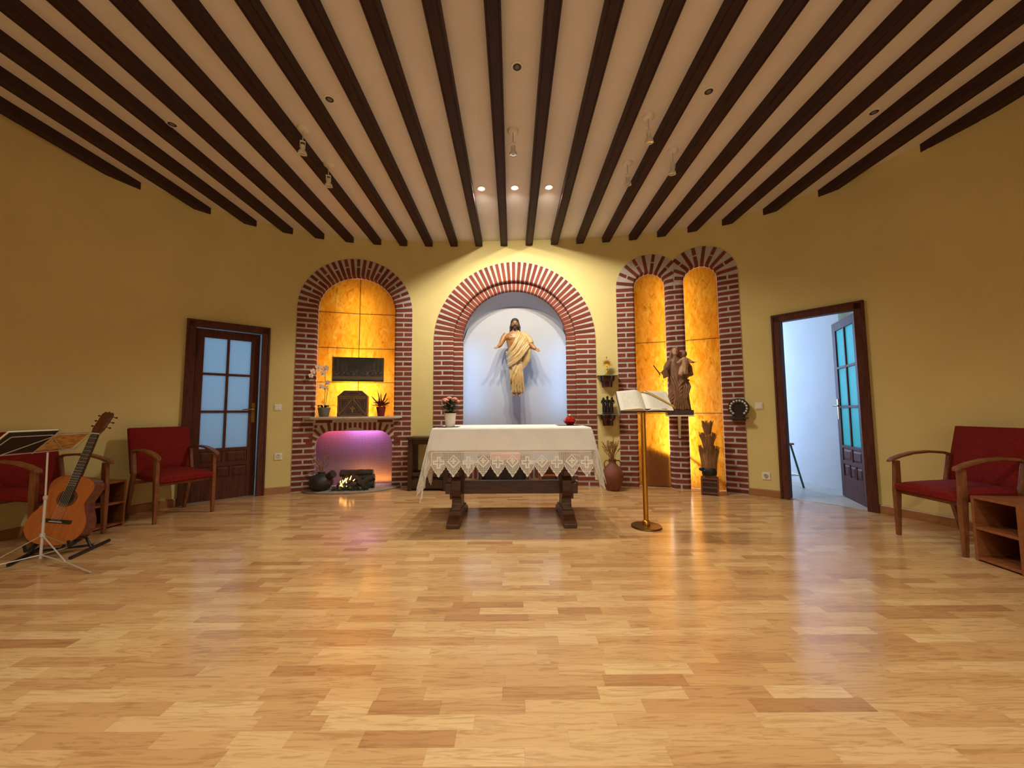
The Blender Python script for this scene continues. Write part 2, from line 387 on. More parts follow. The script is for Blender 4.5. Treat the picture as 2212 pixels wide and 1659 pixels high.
# ceiling with its beams
def inroom(x, y, mg=0.0):
    if y < 2.6: return xl - mg < x < xr + mg
    a = math.atan2(x, y - 1.5); return math.hypot(x, y - 1.5) < float(np.polyval(CO, a)) + mg
ceil = tag(MB().mm((xl - .15, BACKY - .1, CEIL), (xr + .35, 5.6, CEIL + .1)).build('ceiling', M['ceiling']), 'cream plaster ceiling between dark beams', kind='structure')
for k in range(-4, 19):
    x = -2.633 + (0.3615 * k if k >= 0 else 0.344 * k)
    if not (xl + 0.052 < x < xr - 0.052): continue
    def yend(xx):
        y = 5.5
        while y > 0 and not inroom(xx, y): y -= 0.005
        return y
    hw = 0.05; m = MB()
    # hollow box beam with a raised lip along both lower edges
    prof = [(-hw, CEIL + .01), (-hw, BEAMZ), (-hw + .011, BEAMZ), (-hw + .012, BEAMZ + .004), (-hw + .016, BEAMZ + .004), (-hw + .017, BEAMZ), (hw - .017, BEAMZ), (hw - .016, BEAMZ + .004), (hw - .012, BEAMZ + .004), (hw - .011, BEAMZ), (hw, BEAMZ), (hw, CEIL + .01)]
    y1 = [yend(x + px) + .006 for px, _ in prof]
    m.rings([[(x + px, BACKY, pz) for px, pz in prof], [(x + px, y1[i], pz) for i, (px, pz) in enumerate(prof)]])
    m.build('beam', M['beam'], ceil)

# floor: staves of a strip laminate laid across the room
fl = tag(MB().mm((xl - .3, BACKY - .1, -.06), (xr + .4, 5.75, -.012)).build('floor', M['baseboard']), 'glossy beech strip laminate floor', kind='structure')
rng = random.Random(3)
SW = 0.0635; staves = []; y = BACKY; row = 0
while y < 5.7:
    x = xl - .2 - rng.uniform(0, .4)
    while x < xr + .2:
        L = rng.choice((.18, .24, .30, .36, .42, .48)) + rng.uniform(-.02, .02)
        cxm = x + L / 2
        if inroom(max(min(cxm, xr), xl), y + SW / 2, 0.22): staves.append((x, y, L, min(1, max(0, rng.gauss(.58, .27)))))
        x += L
    y += SW
def visible(st):
    x, y, L, _ = st
    if y < 1.12: return False
    c = _F.y * y - EYE * _F.z
    return abs(x + L / 2) / c < 1.32 + L / 2 / c
near = sorted([s for s in staves if visible(s)], key=lambda s: math.hypot(s[0] + s[2] / 2, s[1]) - 0.3 * s[2])[:300]
ns_ = set(near)
def stave(m, st):
    x, y, L, t = st; g = 0.00012
    m.add([(x + g, y + g, -.012), (x + L - g, y + g, -.012), (x + L - g, y + SW - g, -.012), (x + g, y + SW - g, -.012), (x + g, y + g, 0), (x + L - g, y + g, 0), (x + L - g, y + SW - g, 0), (x + g, y + SW - g, 0)],
          [(4, 5, 6, 7), (0, 1, 5, 4), (1, 2, 6, 5), (2, 3, 7, 6), (3, 0, 4, 7)])
def tone(me, vals):
    a = me.attributes.new('tone', 'FLOAT', 'FACE'); a.data.foreach_set('value', vals)
for st in near:
    m = MB(); stave(m, st); me = m.mesh('stave'); tone(me, [st[3]] * len(me.polygons)); link('stave', me, M['floor'], fl)
m = MB(); vals = []
for st in staves:
    if st in ns_: continue
    stave(m, st); vals += [st[3]] * 5
me = m.mesh('far_staves'); tone(me, vals); o = link('far_staves', me, M['floor'], fl); o['kind'] = 'stuff'

# baseboards
def baseboard(n, a, b):
    m = MB(); k = max(2, int((b - a) / 0.08)); H, T = 0.085, 0.014
    R = []
    for i in range(k + 1):
        s = lerp(a, b, i / k); R.append([W(s, 0.001, 0.002), W(s, 0.001, -T), W(s, H - .01, -T), W(s, H, -T + .006), W(s, H, 0.002)])
    m.rings(R); tag(m.build('baseboard_%s' % n, M['baseboard']), 'light wood skirting along the curved wall', kind='structure')
baseboard('left', S0, DL[0] - .005); baseboard('left_inner', DL[1] + .005, LA['c'] - LA['hw'] - LA['A'] - .002)
baseboard('back_left', LA['c'] + LA['hw'] + LA['A'] + .002, CA['c'] - CA['hw'] - CA['A'] - .002); baseboard('back_right', CA['c'] + CA['hw'] + CA['A'] + .002, 1.465)
baseboard('right_inner', 2.985, DR[0] - .005); baseboard('right', DR[1] + .005, S1)

# ------------------------------------------------------------------ doors
def door_frame_pose(a, b):
    p, q = W(a, 0), W(b, 0); c = (p + q) / 2; d = (q - p); ang = math.atan2(d.y, d.x); return c, ang, d.length
def casing(w_, h, root):
    m = MB(); cw = 0.085; y0, y1 = -0.025, 0.13
    for s in (-1, 1):
        m.mm((s * w_ / 2, y0, 0), (s * (w_ / 2 - cw), y0 + .03, h)); m.mm((s * w_ / 2, y0 - .008, 0), (s * (w_ / 2 - .022), y0, h))
        m.mm((s * (w_ / 2 - .03), y0 + .03, 0), (s * (w_ / 2 - cw + .012), y1, h - .03))
    m.mm((-w_ / 2, y0, h - cw), (w_ / 2, y0 + .03, h)); m.mm((-w_ / 2, y0 - .008, h - .022), (w_ / 2, y0, h)); m.mm((-w_ / 2 + .03, y0 + .03, h - cw + .012), (w_ / 2 - .03, y1, h - .03))
    bev(m.build('casing', M['doorwood'], root), .004)
def leaf(root, lw, lh, glass, hinge, loc=(0, 0, 0), rz=0.0):
    # leaf mesh: local x 0..lw, thickness .036 centred on y=0
    st, T = 0.092, 0.036; gz0, gz1 = 0.60, lh - 0.10; m = MB()
    m.mm((0, -T / 2, 0), (st, T / 2, lh)); m.mm((lw - st, -T / 2, 0), (lw, T / 2, lh)); m.mm((st, -T / 2, gz1), (lw - st, T / 2, lh))
    mt = 0.026; ph = (gz1 - gz0 - 2 * mt) / 3; pw = (lw - 2 * st - mt) / 2
    m.mm((lw / 2 - mt / 2, -T / 2, gz0), (lw / 2 + mt / 2, T / 2, gz1))
    for k in (1, 2): m.mm((st, -T / 2, gz0 + k * ph + (k - 1) * mt), (lw - st, T / 2, gz0 + k * (ph + mt)))
    m.mm((st, -T / 2 + .009, 0), (lw - st, T / 2 - .009, gz0))
    for z0, z1 in ((0, .245), (.385, .425), (.565, gz0)): m.mm((st, -T / 2, z0), (lw - st, T / 2, z1))
    m.mm((lw / 2 - .014, -T / 2, .425), (lw / 2 + .014, T / 2, .565))
    W3 = (lw - 2 * st); 
    for k in (1, 2): m.mm((st + W3 * k / 3 - .012, -T / 2, .245), (st + W3 * k / 3 + .012, T / 2, .385))
    lf = bev(m.build('leaf', M['doorwood'], root), .0025); lf.location = loc; lf.rotation_euler = (0, 0, rz)
    for i in range(2):
        for j in range(3):
            x0 = st + i * (pw + mt); z0 = gz0 + j * (ph + mt)
            MB().mm((x0, -.003, z0), (x0 + pw, .003, z0 + ph)).build('pane', glass, lf)
    def raised(x0, x1, z0, z1):
        q = MB()
        for s in (-1, 1):
            a, b = s * (T / 2 - .009), s * (T / 2 - .001); e = .018
            q.hexa([(x0, a, z0), (x1, a, z0), (x1, a, z1), (x0, a, z1), (x0 + e, b, z0 + e), (x1 - e, b, z0 + e), (x1 - e, b, z1 - e), (x0 + e, b, z1 - e)])
        q.build('raised_panel', M['doorwood'], lf)
    raised(st + .012, lw / 2 - .026, .437, .553); raised(lw / 2 + .026, lw - st - .012, .437, .553)
    for k in range(3): raised(st + W3 * k / 3 + .02, st + W3 * (k + 1) / 3 - .02, .257, .373)
    hx = lw - .045 if hinge == 'L' else .045; sg = -1 if hinge == 'L' else 1
    q = MB()
    for s in (-1, 1):
        q.mm((hx - .018, s * T / 2, .90), (hx + .018, s * (T / 2 + .005), 1.14))
        q.tube([(hx, s * T / 2, 1.06), (hx, s * (T / 2 + .045), 1.06)], .008, 8)
        q.tube([(hx, s * (T / 2 + .045), 1.06), (hx + sg * .05, s * (T / 2 + .048), 1.064), (hx + sg * .115, s * (T / 2 + .04), 1.058)], [.009, .008, .006], 8)
    q.build('handle', M['brassold'], lf, 40)
    return lf
c, ang, wl = door_frame_pose(*DL)
d1 = tag(empty('door_1', c, ang), 'dark wood door with six frosted blue panes, nearly shut, behind the red chair', kind='structure')
casing(wl, 2.11, d1); LW = wl - 2 * .073; leaf(d1, LW - .022, 2.016, M['frost'], 'L', (-LW / 2 + .002, .07, .008), 0.03)
c2, ang2, wl2 = door_frame_pose(*DR)
d2 = tag(empty('door_2', c2, ang2), 'dark wood door with blue panes standing open into the passage', kind='structure')
casing(wl2, 2.145, d2); LW2 = wl2 - 2 * .073
# the open leaf is hung on the far jamb and swings out into the passage
hinge = Matrix.Rotation(-ang2, 3, 'Z') @ (Vector((3.79, 4.47, 0)) - Vector((3.535, 3.87, 0)))
lf2 = leaf(d2, LW2 - .01, 2.055, M['frostblue'], 'L', (LW2 / 2 - .004, .125, .008), math.atan2(hinge.y, hinge.x))

# passages behind the two doors
def slab(name, pts, label, mat, h=2.6, th=0.1):
    m = MB()
    for (x0, y0), (x1, y1) in zip(pts[:-1], pts[1:]):
        d = Vector((x1 - x0, y1 - y0)); n = Vector((d.y, -d.x)).normalized() * th
        m.hexa([(x0, y0, 0), (x1, y1, 0), (x1 + n.x, y1 + n.y, 0), (x0 + n.x, y0 + n.y, 0), (x0, y0, h), (x1, y1, h), (x1 + n.x, y1 + n.y, h), (x0 + n.x, y0 + n.y, h)])
    tag(m.build(name, mat), label, kind='structure')
slab('wall_corridor', [(3.05, 7.6), (4.22, 7.6), (4.22, 4.72), (5.9, 4.72), (5.9, 2.3), (4.1, 2.3)], 'white wall of the daylit passage beyond the open door', M['white'])
slab('wall_corridor_inner', [(3.05, 5.0), (3.05, 7.6)], 'white inner wall of the passage', M['white'], 2.6, -0.08)
m = MB(); p0 = W(3.0, 0, .03)
poly = [W(s, 0, .025) for s in np.linspace(3.02, S1, 24)]
poly = [(p.x, p.y) for p in poly] + [(xr + .1, 2.2), (6.0, 2.2), (6.0, 7.7), (2.95, 7.7)]
m.prism(poly, lambda p: (p[0], p[1], .003), lambda p: (p[0], p[1], -.05)); tag(m.build('floor_corridor', M['tile']), 'pale tiled passage floor', kind='structure')
m = MB(); m.prism([(p[0], p[1]) for p in poly], lambda p: (p[0], p[1], 2.6), lambda p: (p[0], p[1], 2.68)); tag(m.build('ceiling_corridor', M['white']), 'white passage ceiling', kind='structure')
tag(MB().mm((4.205, 4.73, .003), (4.22, 7.6, .085)).build('baseboard_corridor', M['baseboard']), 'tan skirting in the passage', kind='structure')
m = MB(); cs, sn = math.cos(ang), math.sin(ang)
def dl(x, y): return (c.x + cs * x - sn * y, c.y + sn * x + cs * y)
slab('wall_passage', [dl(-.95, .14), dl(-.95, 1.75), dl(.55, 1.75), dl(.55, .14)], 'white wall of the passage behind the shut door', M['white'], 2.5, -0.08)
for nm, z0, z1 in (('floor_passage', -.05, .002), ('ceiling_passage', 2.5, 2.56)):
    m = MB(); m.prism([dl(-1., .10), dl(.6, .10), dl(.6, 1.8), dl(-1., 1.8)], lambda p: (p[0], p[1], z1), lambda p: (p[0], p[1], z0)); tag(m.build(nm, M['white'] if z0 > 0 else M['tile']), 'pale surface of the passage behind the shut door', kind='structure')
m = MB(); m.add([dl(-.95, .125) + (0,), dl(-wl / 2 + .02, .125) + (0,), dl(-wl / 2 + .02, .125) + (2.6,), dl(-.95, .125) + (2.6,)], [(0, 1, 2, 3)])
m.add([dl(.58, .125) + (0,), dl(wl / 2 - .02, .125) + (0,), dl(wl / 2 - .02, .125) + (2.6,), dl(.58, .125) + (2.6,)], [(0, 1, 2, 3)])
m.add([dl(-.95, .125) + (2.06,), dl(.58, .125) + (2.06,), dl(.58, .125) + (2.6,), dl(-.95, .125) + (2.6,)], [(0, 1, 2, 3)])
tag(m.build('wall_passage_inner', M['white']), 'white passage face of the curved wall', kind='structure')

# ------------------------------------------------------------------ brick surrounds
BH, PITCHZ = 0.044, 0.0694
def prof_wrap(a1, p, Dr, r=0.028):
    q = [(a1, -p)] + [(r - r * math.sin(k * PI / 6), -p + r - r * math.cos(k * PI / 6)) for k in range(4)]
    return q + [(0, Dr), (.045, Dr), (.045, .02), (a1, .02)]
def prof_plain(a0, a1, p): return [(a1, -p), (a0, -p), (a0, .02), (a1, .02)]
def prof_column(wd, p, Dr, r=0.05):
    q = [(r - r * math.sin(k * PI / 8), -p + r - r * math.cos(k * PI / 8)) for k in range(5)]
    q2 = [(wd - x, d) for x, d in reversed(q)]
    return q2 + q[:0] + q + [(0, Dr), (wd, Dr)]
def brick(root, o2, ea, et, prof, h, name='brick', d0=0.0, mat=None):
    m = MB(); R = []
    for k in (-.5, .5):
        ring = []
        for (a, d) in prof:
            s = o2[0] + ea[0] * a + et[0] * k * h; z = o2[1] + ea[1] * a + et[1] * k * h
            ring.append(W(s, z, d + d0))
        R.append(ring)
    m.rings(R); return m.build(name, mat or M['brick'], root)
def jit(p): return p + random.uniform(-.0018, .0018)
def pier(root, s_in, sgn, z0, z1, A, p, Dr, d0=0.0, off=0, split=True, frac=0.5, wrap_hi=True):
    n = int(round((z1 - z0) / PITCHZ)); ph = (z1 - z0) / n
    for k in range(n):
        zc = z0 + (k + .5) * ph; ea, et = (sgn, 0), (0, 1); h = BH * random.uniform(.94, 1.05)
        if split and (k + off) % 2 == 1:
            j = A * frac + random.uniform(-.01, .01); g = .011
            brick(root, (s_in, zc), ea, et, prof_wrap(j - g, jit(p), Dr), h, d0=d0)
            brick(root, (s_in, zc), ea, et, prof_plain(j + g, A - .004, jit(p)), h, d0=d0)
        else: brick(root, (s_in, zc), ea, et, prof_wrap(A - .004, jit(p), Dr), h, d0=d0)
def voussoirs(root, c, zs, hw, A, n, p, Dr, d0=0.0, split=True, off=0, amax=None, skip=None):
    for k in range(n):
        q = PI * (k + .5) / n
        if skip and skip(q): continue
        e = (math.cos(q), math.sin(q)); t = (-e[1], e[0]); o2 = (c + e[0] * hw, zs + e[1] * hw)
        A1 = A if amax is None else min(A, amax(q)); h = BH * random.uniform(.94, 1.04)
        if A1 < .05: continue
        if split and (k + off) % 2 == 1 and A1 > .15:
            j = A1 * .52; g = .010
            brick(root, o2, e, t, prof_wrap(j - g, jit(p), Dr), h, d0=d0); brick(root, o2, e, t, prof_plain(j + g, A1 - .005, jit(p)), h, d0=d0)
        else: brick(root, o2, e, t, prof_wrap(A1 - .005, jit(p), Dr), h, d0=d0)
def mortar(root, c, hw, zs, A, p, Dr, z0=0.0, d0=0.0, amax=None, legs=(True, True)):
    m = MB(); R = []; pm = p - .006
    def ring(o2, ea, A1): return [W(o2[0] + ea[0] * a, o2[1] + ea[1] * a, d + d0) for (a, d) in ([(A1, -pm)] + [(.028 - .024 * math.sin(k * PI / 6), -pm + .026 - .026 * math.cos(k * PI / 6)) for k in range(4)] + [(.004, Dr), (.05, Dr), (.05, .03), (A1, .03)])]
    if legs[0]:
        for k in range(9): R.append(ring((c - hw, lerp(z0, zs, k / 8)), (-1, 0), A))
    for k in range(0 if not legs[0] else 1, 41 if not legs[1] else 40):
        q = PI - PI * k / 40; A1 = A if amax is None else min(A, amax(q)); R.append(ring((c + hw * math.cos(q), zs + hw * math.sin(q)), (math.cos(q), math.sin(q)), A1))
    if legs[1]:
        for k in range(9): R.append(ring((c + hw, lerp(zs, z0, k / 8)), (1, 0), A))
    m.rings(R); return m.build('mortar', M['mortar'], root, 35)
def lightbox(root, a, b, z0, z1, d0, d1):
    m = MB(); 
    def q(P): m.add([W(*p) for p in P], [(0, 1, 2, 3)])
    n = 6
    for k in range(n):
        s0, s1 = lerp(a, b, k / n), lerp(a, b, (k + 1) / n)
        q([(s0, z0, d1), (s1, z0, d1), (s1, z1, d1), (s0, z1, d1)]); q([(s0, z0, d0), (s1, z0, d0), (s1, z0, d1), (s0, z0, d1)]); q([(s0, z1, d0), (s1, z1, d0), (s1, z1, d1), (s0, z1, d1)])
    for s in (a, b): q([(s, z0, d0), (s, z0, d1), (s, z1, d1), (s, z1, d0)])
    return m.build('light_box', M['white'], root)
def panel(root, poly, d, name='panel', mat=None, th=.008):
    return MB().prism(poly, lambda p: W(p[0], p[1], d), lambda p: W(p[0], p[1], d + th)).build(name, mat or M['onyx'], root)
def came(root, a, b, d, wd=.007):
    (s0, z0), (s1, z1) = a, b; h = wd / 2; dx, dz = (0, h) if abs(s1 - s0) > abs(z1 - z0) else (h, 0)
    MB().hexa([W(s0 - dx, z0 - dz, d), W(s1 - dx, z1 - dz, d) if dz else W(s1 + dx, z0, d), W(s1 + dx, z1 + dz, d), W(s0 - dx, z0 + dz, d) if dz else W(s0 - dx, z1, d),
               W(s0 - dx, z0 - dz, d - .004), W(s1 - dx, z1 - dz, d - .004) if dz else W(s1 + dx, z0, d - .004), W(s1 + dx, z1 + dz, d - .004), W(s0 - dx, z0 + dz, d - .004) if dz else W(s0 - dx, z1, d - .004)]).build('lead_strip', M['darkwood'], root)
def boxlamp(name, s, z, d, ls, lz, power, color=(1.0, 0.88, 0.66)):
    p = W(s, z, d); n = WN(s); area(name, p, p - n, ls, lz, power, color)

# --- fireplace under the left arch
P_ = 0.014
fp = thing('brick_fireplace', 'arched red brick surround with amber panels, mantel and purple-lit hearth', 'fireplace', (0, 0, 0))
c, hw, zs, A = LA['c'], LA['hw'], LA['zs'], LA['A']
pier(fp, c - hw, -1, 0.0, zs, A, P_, .10, off=0); pier(fp, c + hw, 1, 0.0, zs, A, P_, .10, off=1); voussoirs(fp, c, zs, hw, A, 27, P_, .10)
mortar(fp, c, hw, zs, A, P_, .10)
ZR = (1.442, 1.922, 2.421); z0p = .965; cs_ = -2.145; r_ = hw - .008; zt = zs
for side in (0, 1):
    a, b = (c - r_, cs_ - .002) if side == 0 else (cs_ + .002, c + r_)
    zz = [z0p] + list(ZR)
    for k in range(3): panel(fp, [(a, zz[k] + .002), (b, zz[k] + .002), (b, zz[k + 1] - .002), (a, zz[k + 1] - .002)], .10)
    arc = []
    for k in range(13):
        q = PI / 2 * k / 12
        arc.append((c - r_ * math.cos(q), zt + r_ * math.sin(q)) if side == 0 else (c + r_ * math.cos(q), zt + r_ * math.sin(q)))
    arc = [p for p in arc if (p[0] < cs_ - .002 if side == 0 else p[0] > cs_ + .002)]
    top = math.sqrt(max(0, r_ ** 2 - (cs_ - c) ** 2)) + zt
    poly = [(a if side == 0 else b, ZR[2] + .002)] + arc + [(cs_ - .002 if side == 0 else cs_ + .002, top), (cs_ - .002 if side == 0 else cs_ + .002, ZR[2] + .002)]
    panel(fp, poly, .10)
for z in ZR:
    came(fp, (c - r_, z), (cs_, z), .10); came(fp, (cs_, z), (c + r_, z), .10)
came(fp, (cs_, z0p), (cs_, zt + r_ - .004), .10)
lightbox(fp, c - hw - .03, c + hw + .03, .94, zs + hw + .06, .108, .34)
boxlamp('panel_lamp_low', c, 1.36, .335, .85, .72, 34); boxlamp('panel_lamp_high', c, 2.25, .335, .7, .9, 9)
# mantel shelf
def shelf_poly(): return [(-2.80, .10), (-2.80, -.03), (-2.70, -.135), (-1.62, -.135), (-1.535, -.03), (-1.535, .10)]
m = MB(); m.prism(shelf_poly(), lambda p: W(p[0], .968, p[1]), lambda p: W(p[0], .945, p[1])); m.prism([(lerp(c, p[0], .965), p[1] + (.02 if p[1] < 0 else 0)) for p in shelf_poly()], lambda p: W(p[0], .945, p[1]), lambda p: W(p[0], .928, p[1]))
bev(m.build('mantel_shelf', M['mantel'], fp), .003)
# infill wall round the low hearth opening: mortar plate with basket-arch hole
oc, ohw, otop, orad = -2.155, .49, .775, .20
def basket(off=0.0, n=10):
    L = [(oc - ohw - off, 0.0), (oc - ohw - off, otop - orad)]
    r = orad + off
    L += [(oc - ohw + orad - r * math.cos(PI / 2 * k / n), otop - orad + r * math.sin(PI / 2 * k / n)) for k in range(1, n + 1)]
    L += [(oc + ohw - orad + r * math.sin(PI / 2 * k / n), otop - orad + r * math.cos(PI / 2 * k / n)) for k in range(0, n + 1)]
    return L + [(oc + ohw + off, 0.0)]
bk = basket(); outer = []
for (s, z) in bk: outer.append((s, .96) if 0.0 < z and oc - ohw + orad - .001 <= s <= oc + ohw - orad + .001 else None)
m = MB(); nb = len(bk)
def outp(i):
    s, z = bk[i]
    if i == 0: return (c - hw - .03, 0.0)
    if i == nb - 1: return (c + hw + .03, 0.0)
    t = (i - 1) / (nb - 3)
    path = [(c - hw - .03, otop - orad), (c - hw - .03, .95), (c + hw + .03, .95), (c + hw + .03, otop - orad)]
    L = [.375, 1.07, .375]; u = t * sum(L)
    for k in range(3):
        if u <= L[k] or k == 2: return (lerp(path[k][0], path[k + 1][0], min(1, u / L[k])), lerp(path[k][1], path[k + 1][1], min(1, u / L[k])))
        u -= L[k]
for i in range(nb - 1):
    a, b = bk[i], bk[i + 1]; A2, B2 = outp(i), outp(i + 1)
    m.hexa([W(a[0], a[1], .05), W(b[0], b[1], .05), W(B2[0], B2[1], .05), W(A2[0], A2[1], .05), W(a[0], a[1], -.006), W(b[0], b[1], -.006), W(B2[0], B2[1], -.006), W(A2[0], A2[1], -.006)])
    m.add([W(a[0], a[1], -.006), W(b[0], b[1], -.006), W(b[0], b[1], .12), W(a[0], a[1], .12)], [(0, 1, 2, 3)])
m.build('mortar', M['mortar'], fp)
# voussoirs round the hearth opening
per = []
def bpath(u):   # arc-length walk along opening from left spring over top to right spring
    a1 = orad * PI / 2; flat = 2 * (ohw - orad)
    if u < a1: q = u / orad; return (oc - ohw + orad - orad * math.cos(q), otop - orad + orad * math.sin(q)), (-math.cos(q), math.sin(q))
    if u < a1 + flat: return (oc - ohw + orad + u - a1, otop), (0, 1)
    q = (u - a1 - flat) / orad; return (oc + ohw - orad + orad * math.sin(q), otop - orad + orad * math.cos(q)), (math.sin(q), math.cos(q))
Lb = orad * PI + 2 * (ohw - orad); NV = 19
for k in range(NV):
    o2, e = bpath(Lb * (k + .5) / NV); brick(fp, o2, e, (e[1], -e[0]), prof_wrap(.112, .014, .10, .012), .036)
for sg, s_in in ((-1, oc - ohw), (1, oc + ohw)):        # narrow return courses beside the opening and corner fill
    for k in range(8): brick(fp, (s_in, .035 + k * .0694), (sg, 0), (0, 1), prof_wrap(.015 + hw - ohw + (.004 if sg < 0 else .0), .013, .10, .012), BH)
    for (a0, a1, z) in ((.085, .0, .91), ): 
        brick(fp, (s_in - sg * .20, .905), (sg, 0), (0, 1), prof_plain(.0, .20, .014), .038); brick(fp, (s_in - sg * .02, .84), (sg, 0), (0, 1), prof_plain(.0, .035, .014), .038)
# hearth cavity with a lit mesh screen
m = MB()
def qd(P): m.add([W(*p) for p in P], [(0, 1, 2, 3)])
n = 8; a, b = oc - ohw - .06, oc + ohw + .06
for k in range(n):
    s0, s1 = lerp(a, b, k / n), lerp(a, b, (k + 1) / n)
    qd([(s0, .006, .05), (s1, .006, .05), (s1, .006, .24), (s0, .006, .24)]); qd([(s0, .90, .05), (s1, .90, .05), (s1, .90, .24), (s0, .90, .24)])
for s in (a, b): qd([(s, 0, .05), (s, 0, .24), (s, .9, .24), (s, .9, .05)])
m.build('firebox', M['white'], fp)
t = NT('hearth_screen'); v = t.coords((1, 1, 1)); br = t.n.new('ShaderNodeTexBrick'); br.inputs['Scale'].default_value = 1.0; br.offset = 0
br.inputs['Color1'].default_value = (.28, .18, .19, 1); br.inputs['Color2'].default_value = (.25, .16, .17, 1); br.inputs['Mortar'].default_value = (.12, .08, .09, 1)
br.inputs['Brick Width'].default_value = .018; br.inputs['Row Height'].default_value = .018; br.inputs['Mortar Size'].default_value = .0022
uv = t.n.new('ShaderNodeUVMap'); t.lk(uv.outputs[0], br.inputs['Vector']); t.lk(br.outputs[0], t.b.inputs['Base Color']); t.b.inputs['Roughness'].default_value = .5
M['screen'] = t.m
m = MB(); nn = 12
for k in range(nn):
    s0, s1 = lerp(a, b, k / nn), lerp(a, b, (k + 1) / nn); m.add([W(s0, 0, .20), W(s1, 0, .20), W(s1, .9, .20), W(s0, .9, .20)], [(0, 1, 2, 3)])
me = m.mesh('hearth_screen'); ul = me.uv_layers.new(name='UVMap')
for p in me.polygons:
    k = p.index; us = [(lerp(a, b, k / nn), 0), (lerp(a, b, (k + 1) / nn), 0), (lerp(a, b, (k + 1) / nn), .9), (lerp(a, b, k / nn), .9)]
    for li in p.loop_indices:
        co = me.vertices[me.loops[li].vertex_index].co; best = min(us, key=lambda q: (W(q[0], q[1], .20) - co).length); ul.data[li].uv = best
link('hearth_screen', me, M['screen'], fp)
p = W(oc + .10, .865, .12); area('hearth_led', p, W(oc + .10, .3, .17), .42, .03, 5.5, (.36, .26, 1.0))
p = W(oc - .05, .83, .10); area('hearth_pink_fill', p, W(oc - .05, .2, .19), .80, .05, 3.6, (1.0, .17, .30))  # pink fill lamp added under the hearth top to tint the screen
# hearth stone
m = MB(); hp = [(-2.76, 5.09), (-2.73, 5.0), (-2.62, 4.90), (-2.45, 4.845), (-2.25, 4.835), (-2.05, 4.86), (-1.85, 4.925), (-1.68, 5.05), (-1.57, 5.2), (-1.535, 5.3)]
back = [W(s, 0, .19) for s in np.linspace(oc + ohw - .01, oc - ohw + .01, 8)]
poly = hp + [(W(-1.55, 0, -.0).x, W(-1.55, 0, -.0).y), (W(oc + ohw - .005, 0, 0).x, W(oc + ohw - .005, 0, 0).y)] + [(p.x, p.y) for p in back] + [(W(oc - ohw + .005, 0, 0).x, W(oc - ohw + .005, 0, 0).y)]
m.prism(poly, lambda p: (p[0], p[1], .026), lambda p: (p[0], p[1], .001)); bev(m.build('hearth_stone', M['stone'], fp), .006)

# --- centre niche
nc = thing('brick_niche', 'wide red brick arch framing the white niche behind the altar', 'niche')
c, hw, zs, A = CA['c'], CA['hw'], CA['zs'], CA['A']
pier(nc, c - hw, -1, 0, zs, A, P_, .06, off=1, frac=.58); pier(nc, c + hw, 1, 0, zs, A, P_, .06, off=1, frac=.58); voussoirs(nc, c, zs, hw, A, 43, P_, .06, split=False); mortar(nc, c, hw, zs, A, P_, .06)
hi = CI['hw']
pier(nc, c - hi, -1, 0, zs, .127, .0, .06, d0=.055, split=False); pier(nc, c + hi, 1, 0, zs, .127, .0, .06, d0=.055, split=False); voussoirs(nc, c, zs, hi, .127, 43, .0, .06, d0=.055, split=False); mortar(nc, c, hi, zs, .127, .0, .06, d0=.055)
# white niche shell: lofted from the brick arch to a flatter arch at the back
m = MB(); NB = 40; F_, B_ = [], []
hn = .782
def front(k):
    q = PI - PI * k / NB; return (c + hn * math.cos(q), zs + hn * math.sin(q))
def backp(k):
    q = PI - PI * k / NB; return (c + .775 * math.cos(q), 2.08 + .55 * math.sin(q))
fr = [(c - hn, .05)] + [front(k) for k in range(NB + 1)] + [(c + hn, .05)]; bp = [(c - .775, .05)] + [backp(k) for k in range(NB + 1)] + [(c + .775, .05)]
D0, D1 = .10, .40; L = []
for t_ in (0, .35, .7, .9, 1.0): L.append([W(lerp(f[0], b_[0], t_), lerp(f[1], b_[1], t_ ** 1.5), lerp(D0, D1, t_)) for f, b_ in zip(fr, bp)])
nv = len(fr); base = len(m.v)
for r in L: m.v += [tuple(p) for p in r]
for k in range(len(L) - 1):
    for i in range(nv - 1): m.f.append((base + k * nv + i, base + k * nv + i + 1, base + (k + 1) * nv + i + 1, base + (k + 1) * nv + i))
shell = m; bb = len(m.v)
for i in range(nv):   # back wall in vertical strips
    pass
nbk = 20
for k in range(nbk):
    s0, s1 = lerp(c - .775, c + .775, k / nbk), lerp(c - .775, c + .775, (k + 1) / nbk)
    def zt_(s): u = max(-1, min(1, (s - c) / .775)); return 2.08 + .55 * math.sqrt(max(0, 1 - u * u))
    m.add([W(s0, .05, D1), W(s1, .05, D1), W(s1, zt_(s1) + .012, D1), W(s0, zt_(s0) + .012, D1)], [(0, 1, 2, 3)])
m.build('niche_shell', M['niche'], nc, 40)
for sg in (-1, 1):   # LED strips tucked behind the brick edges
    MB().hexa([W(c + sg * .776, .98, .125), W(c + sg * .770, .98, .125), W(c + sg * .770, .98, .155), W(c + sg * .776, .98, .155), W(c + sg * .776, 2.06, .125), W(c + sg * .770, 2.06, .125), W(c + sg * .770, 2.06, .155), W(c + sg * .776, 2.06, .155)]).build('led_strip', M['ledblue'], nc)
# low soldier course and step at the foot of the niche
m = MB(); m.mm((c - hi - .02, W(c, 0, .10).y + .03, .0), (c + hi + .02, W(c, 0, .36).y, .30)); m.build('mortar', M['mortar'], nc)
k = 0; s = c - hi + .02
while s < c + hi - .03:
    brick(nc, (s + .022, .11), (0, 1), (1, 0), prof_plain(0, .185, .0), .046, d0=.078); s += .071
MB().mm((c - hi, W(c, 0, .03).y, 0), (c + hi, W(c, 0, .09).y, .09)).build('step_board', M['baseboard'], nc)

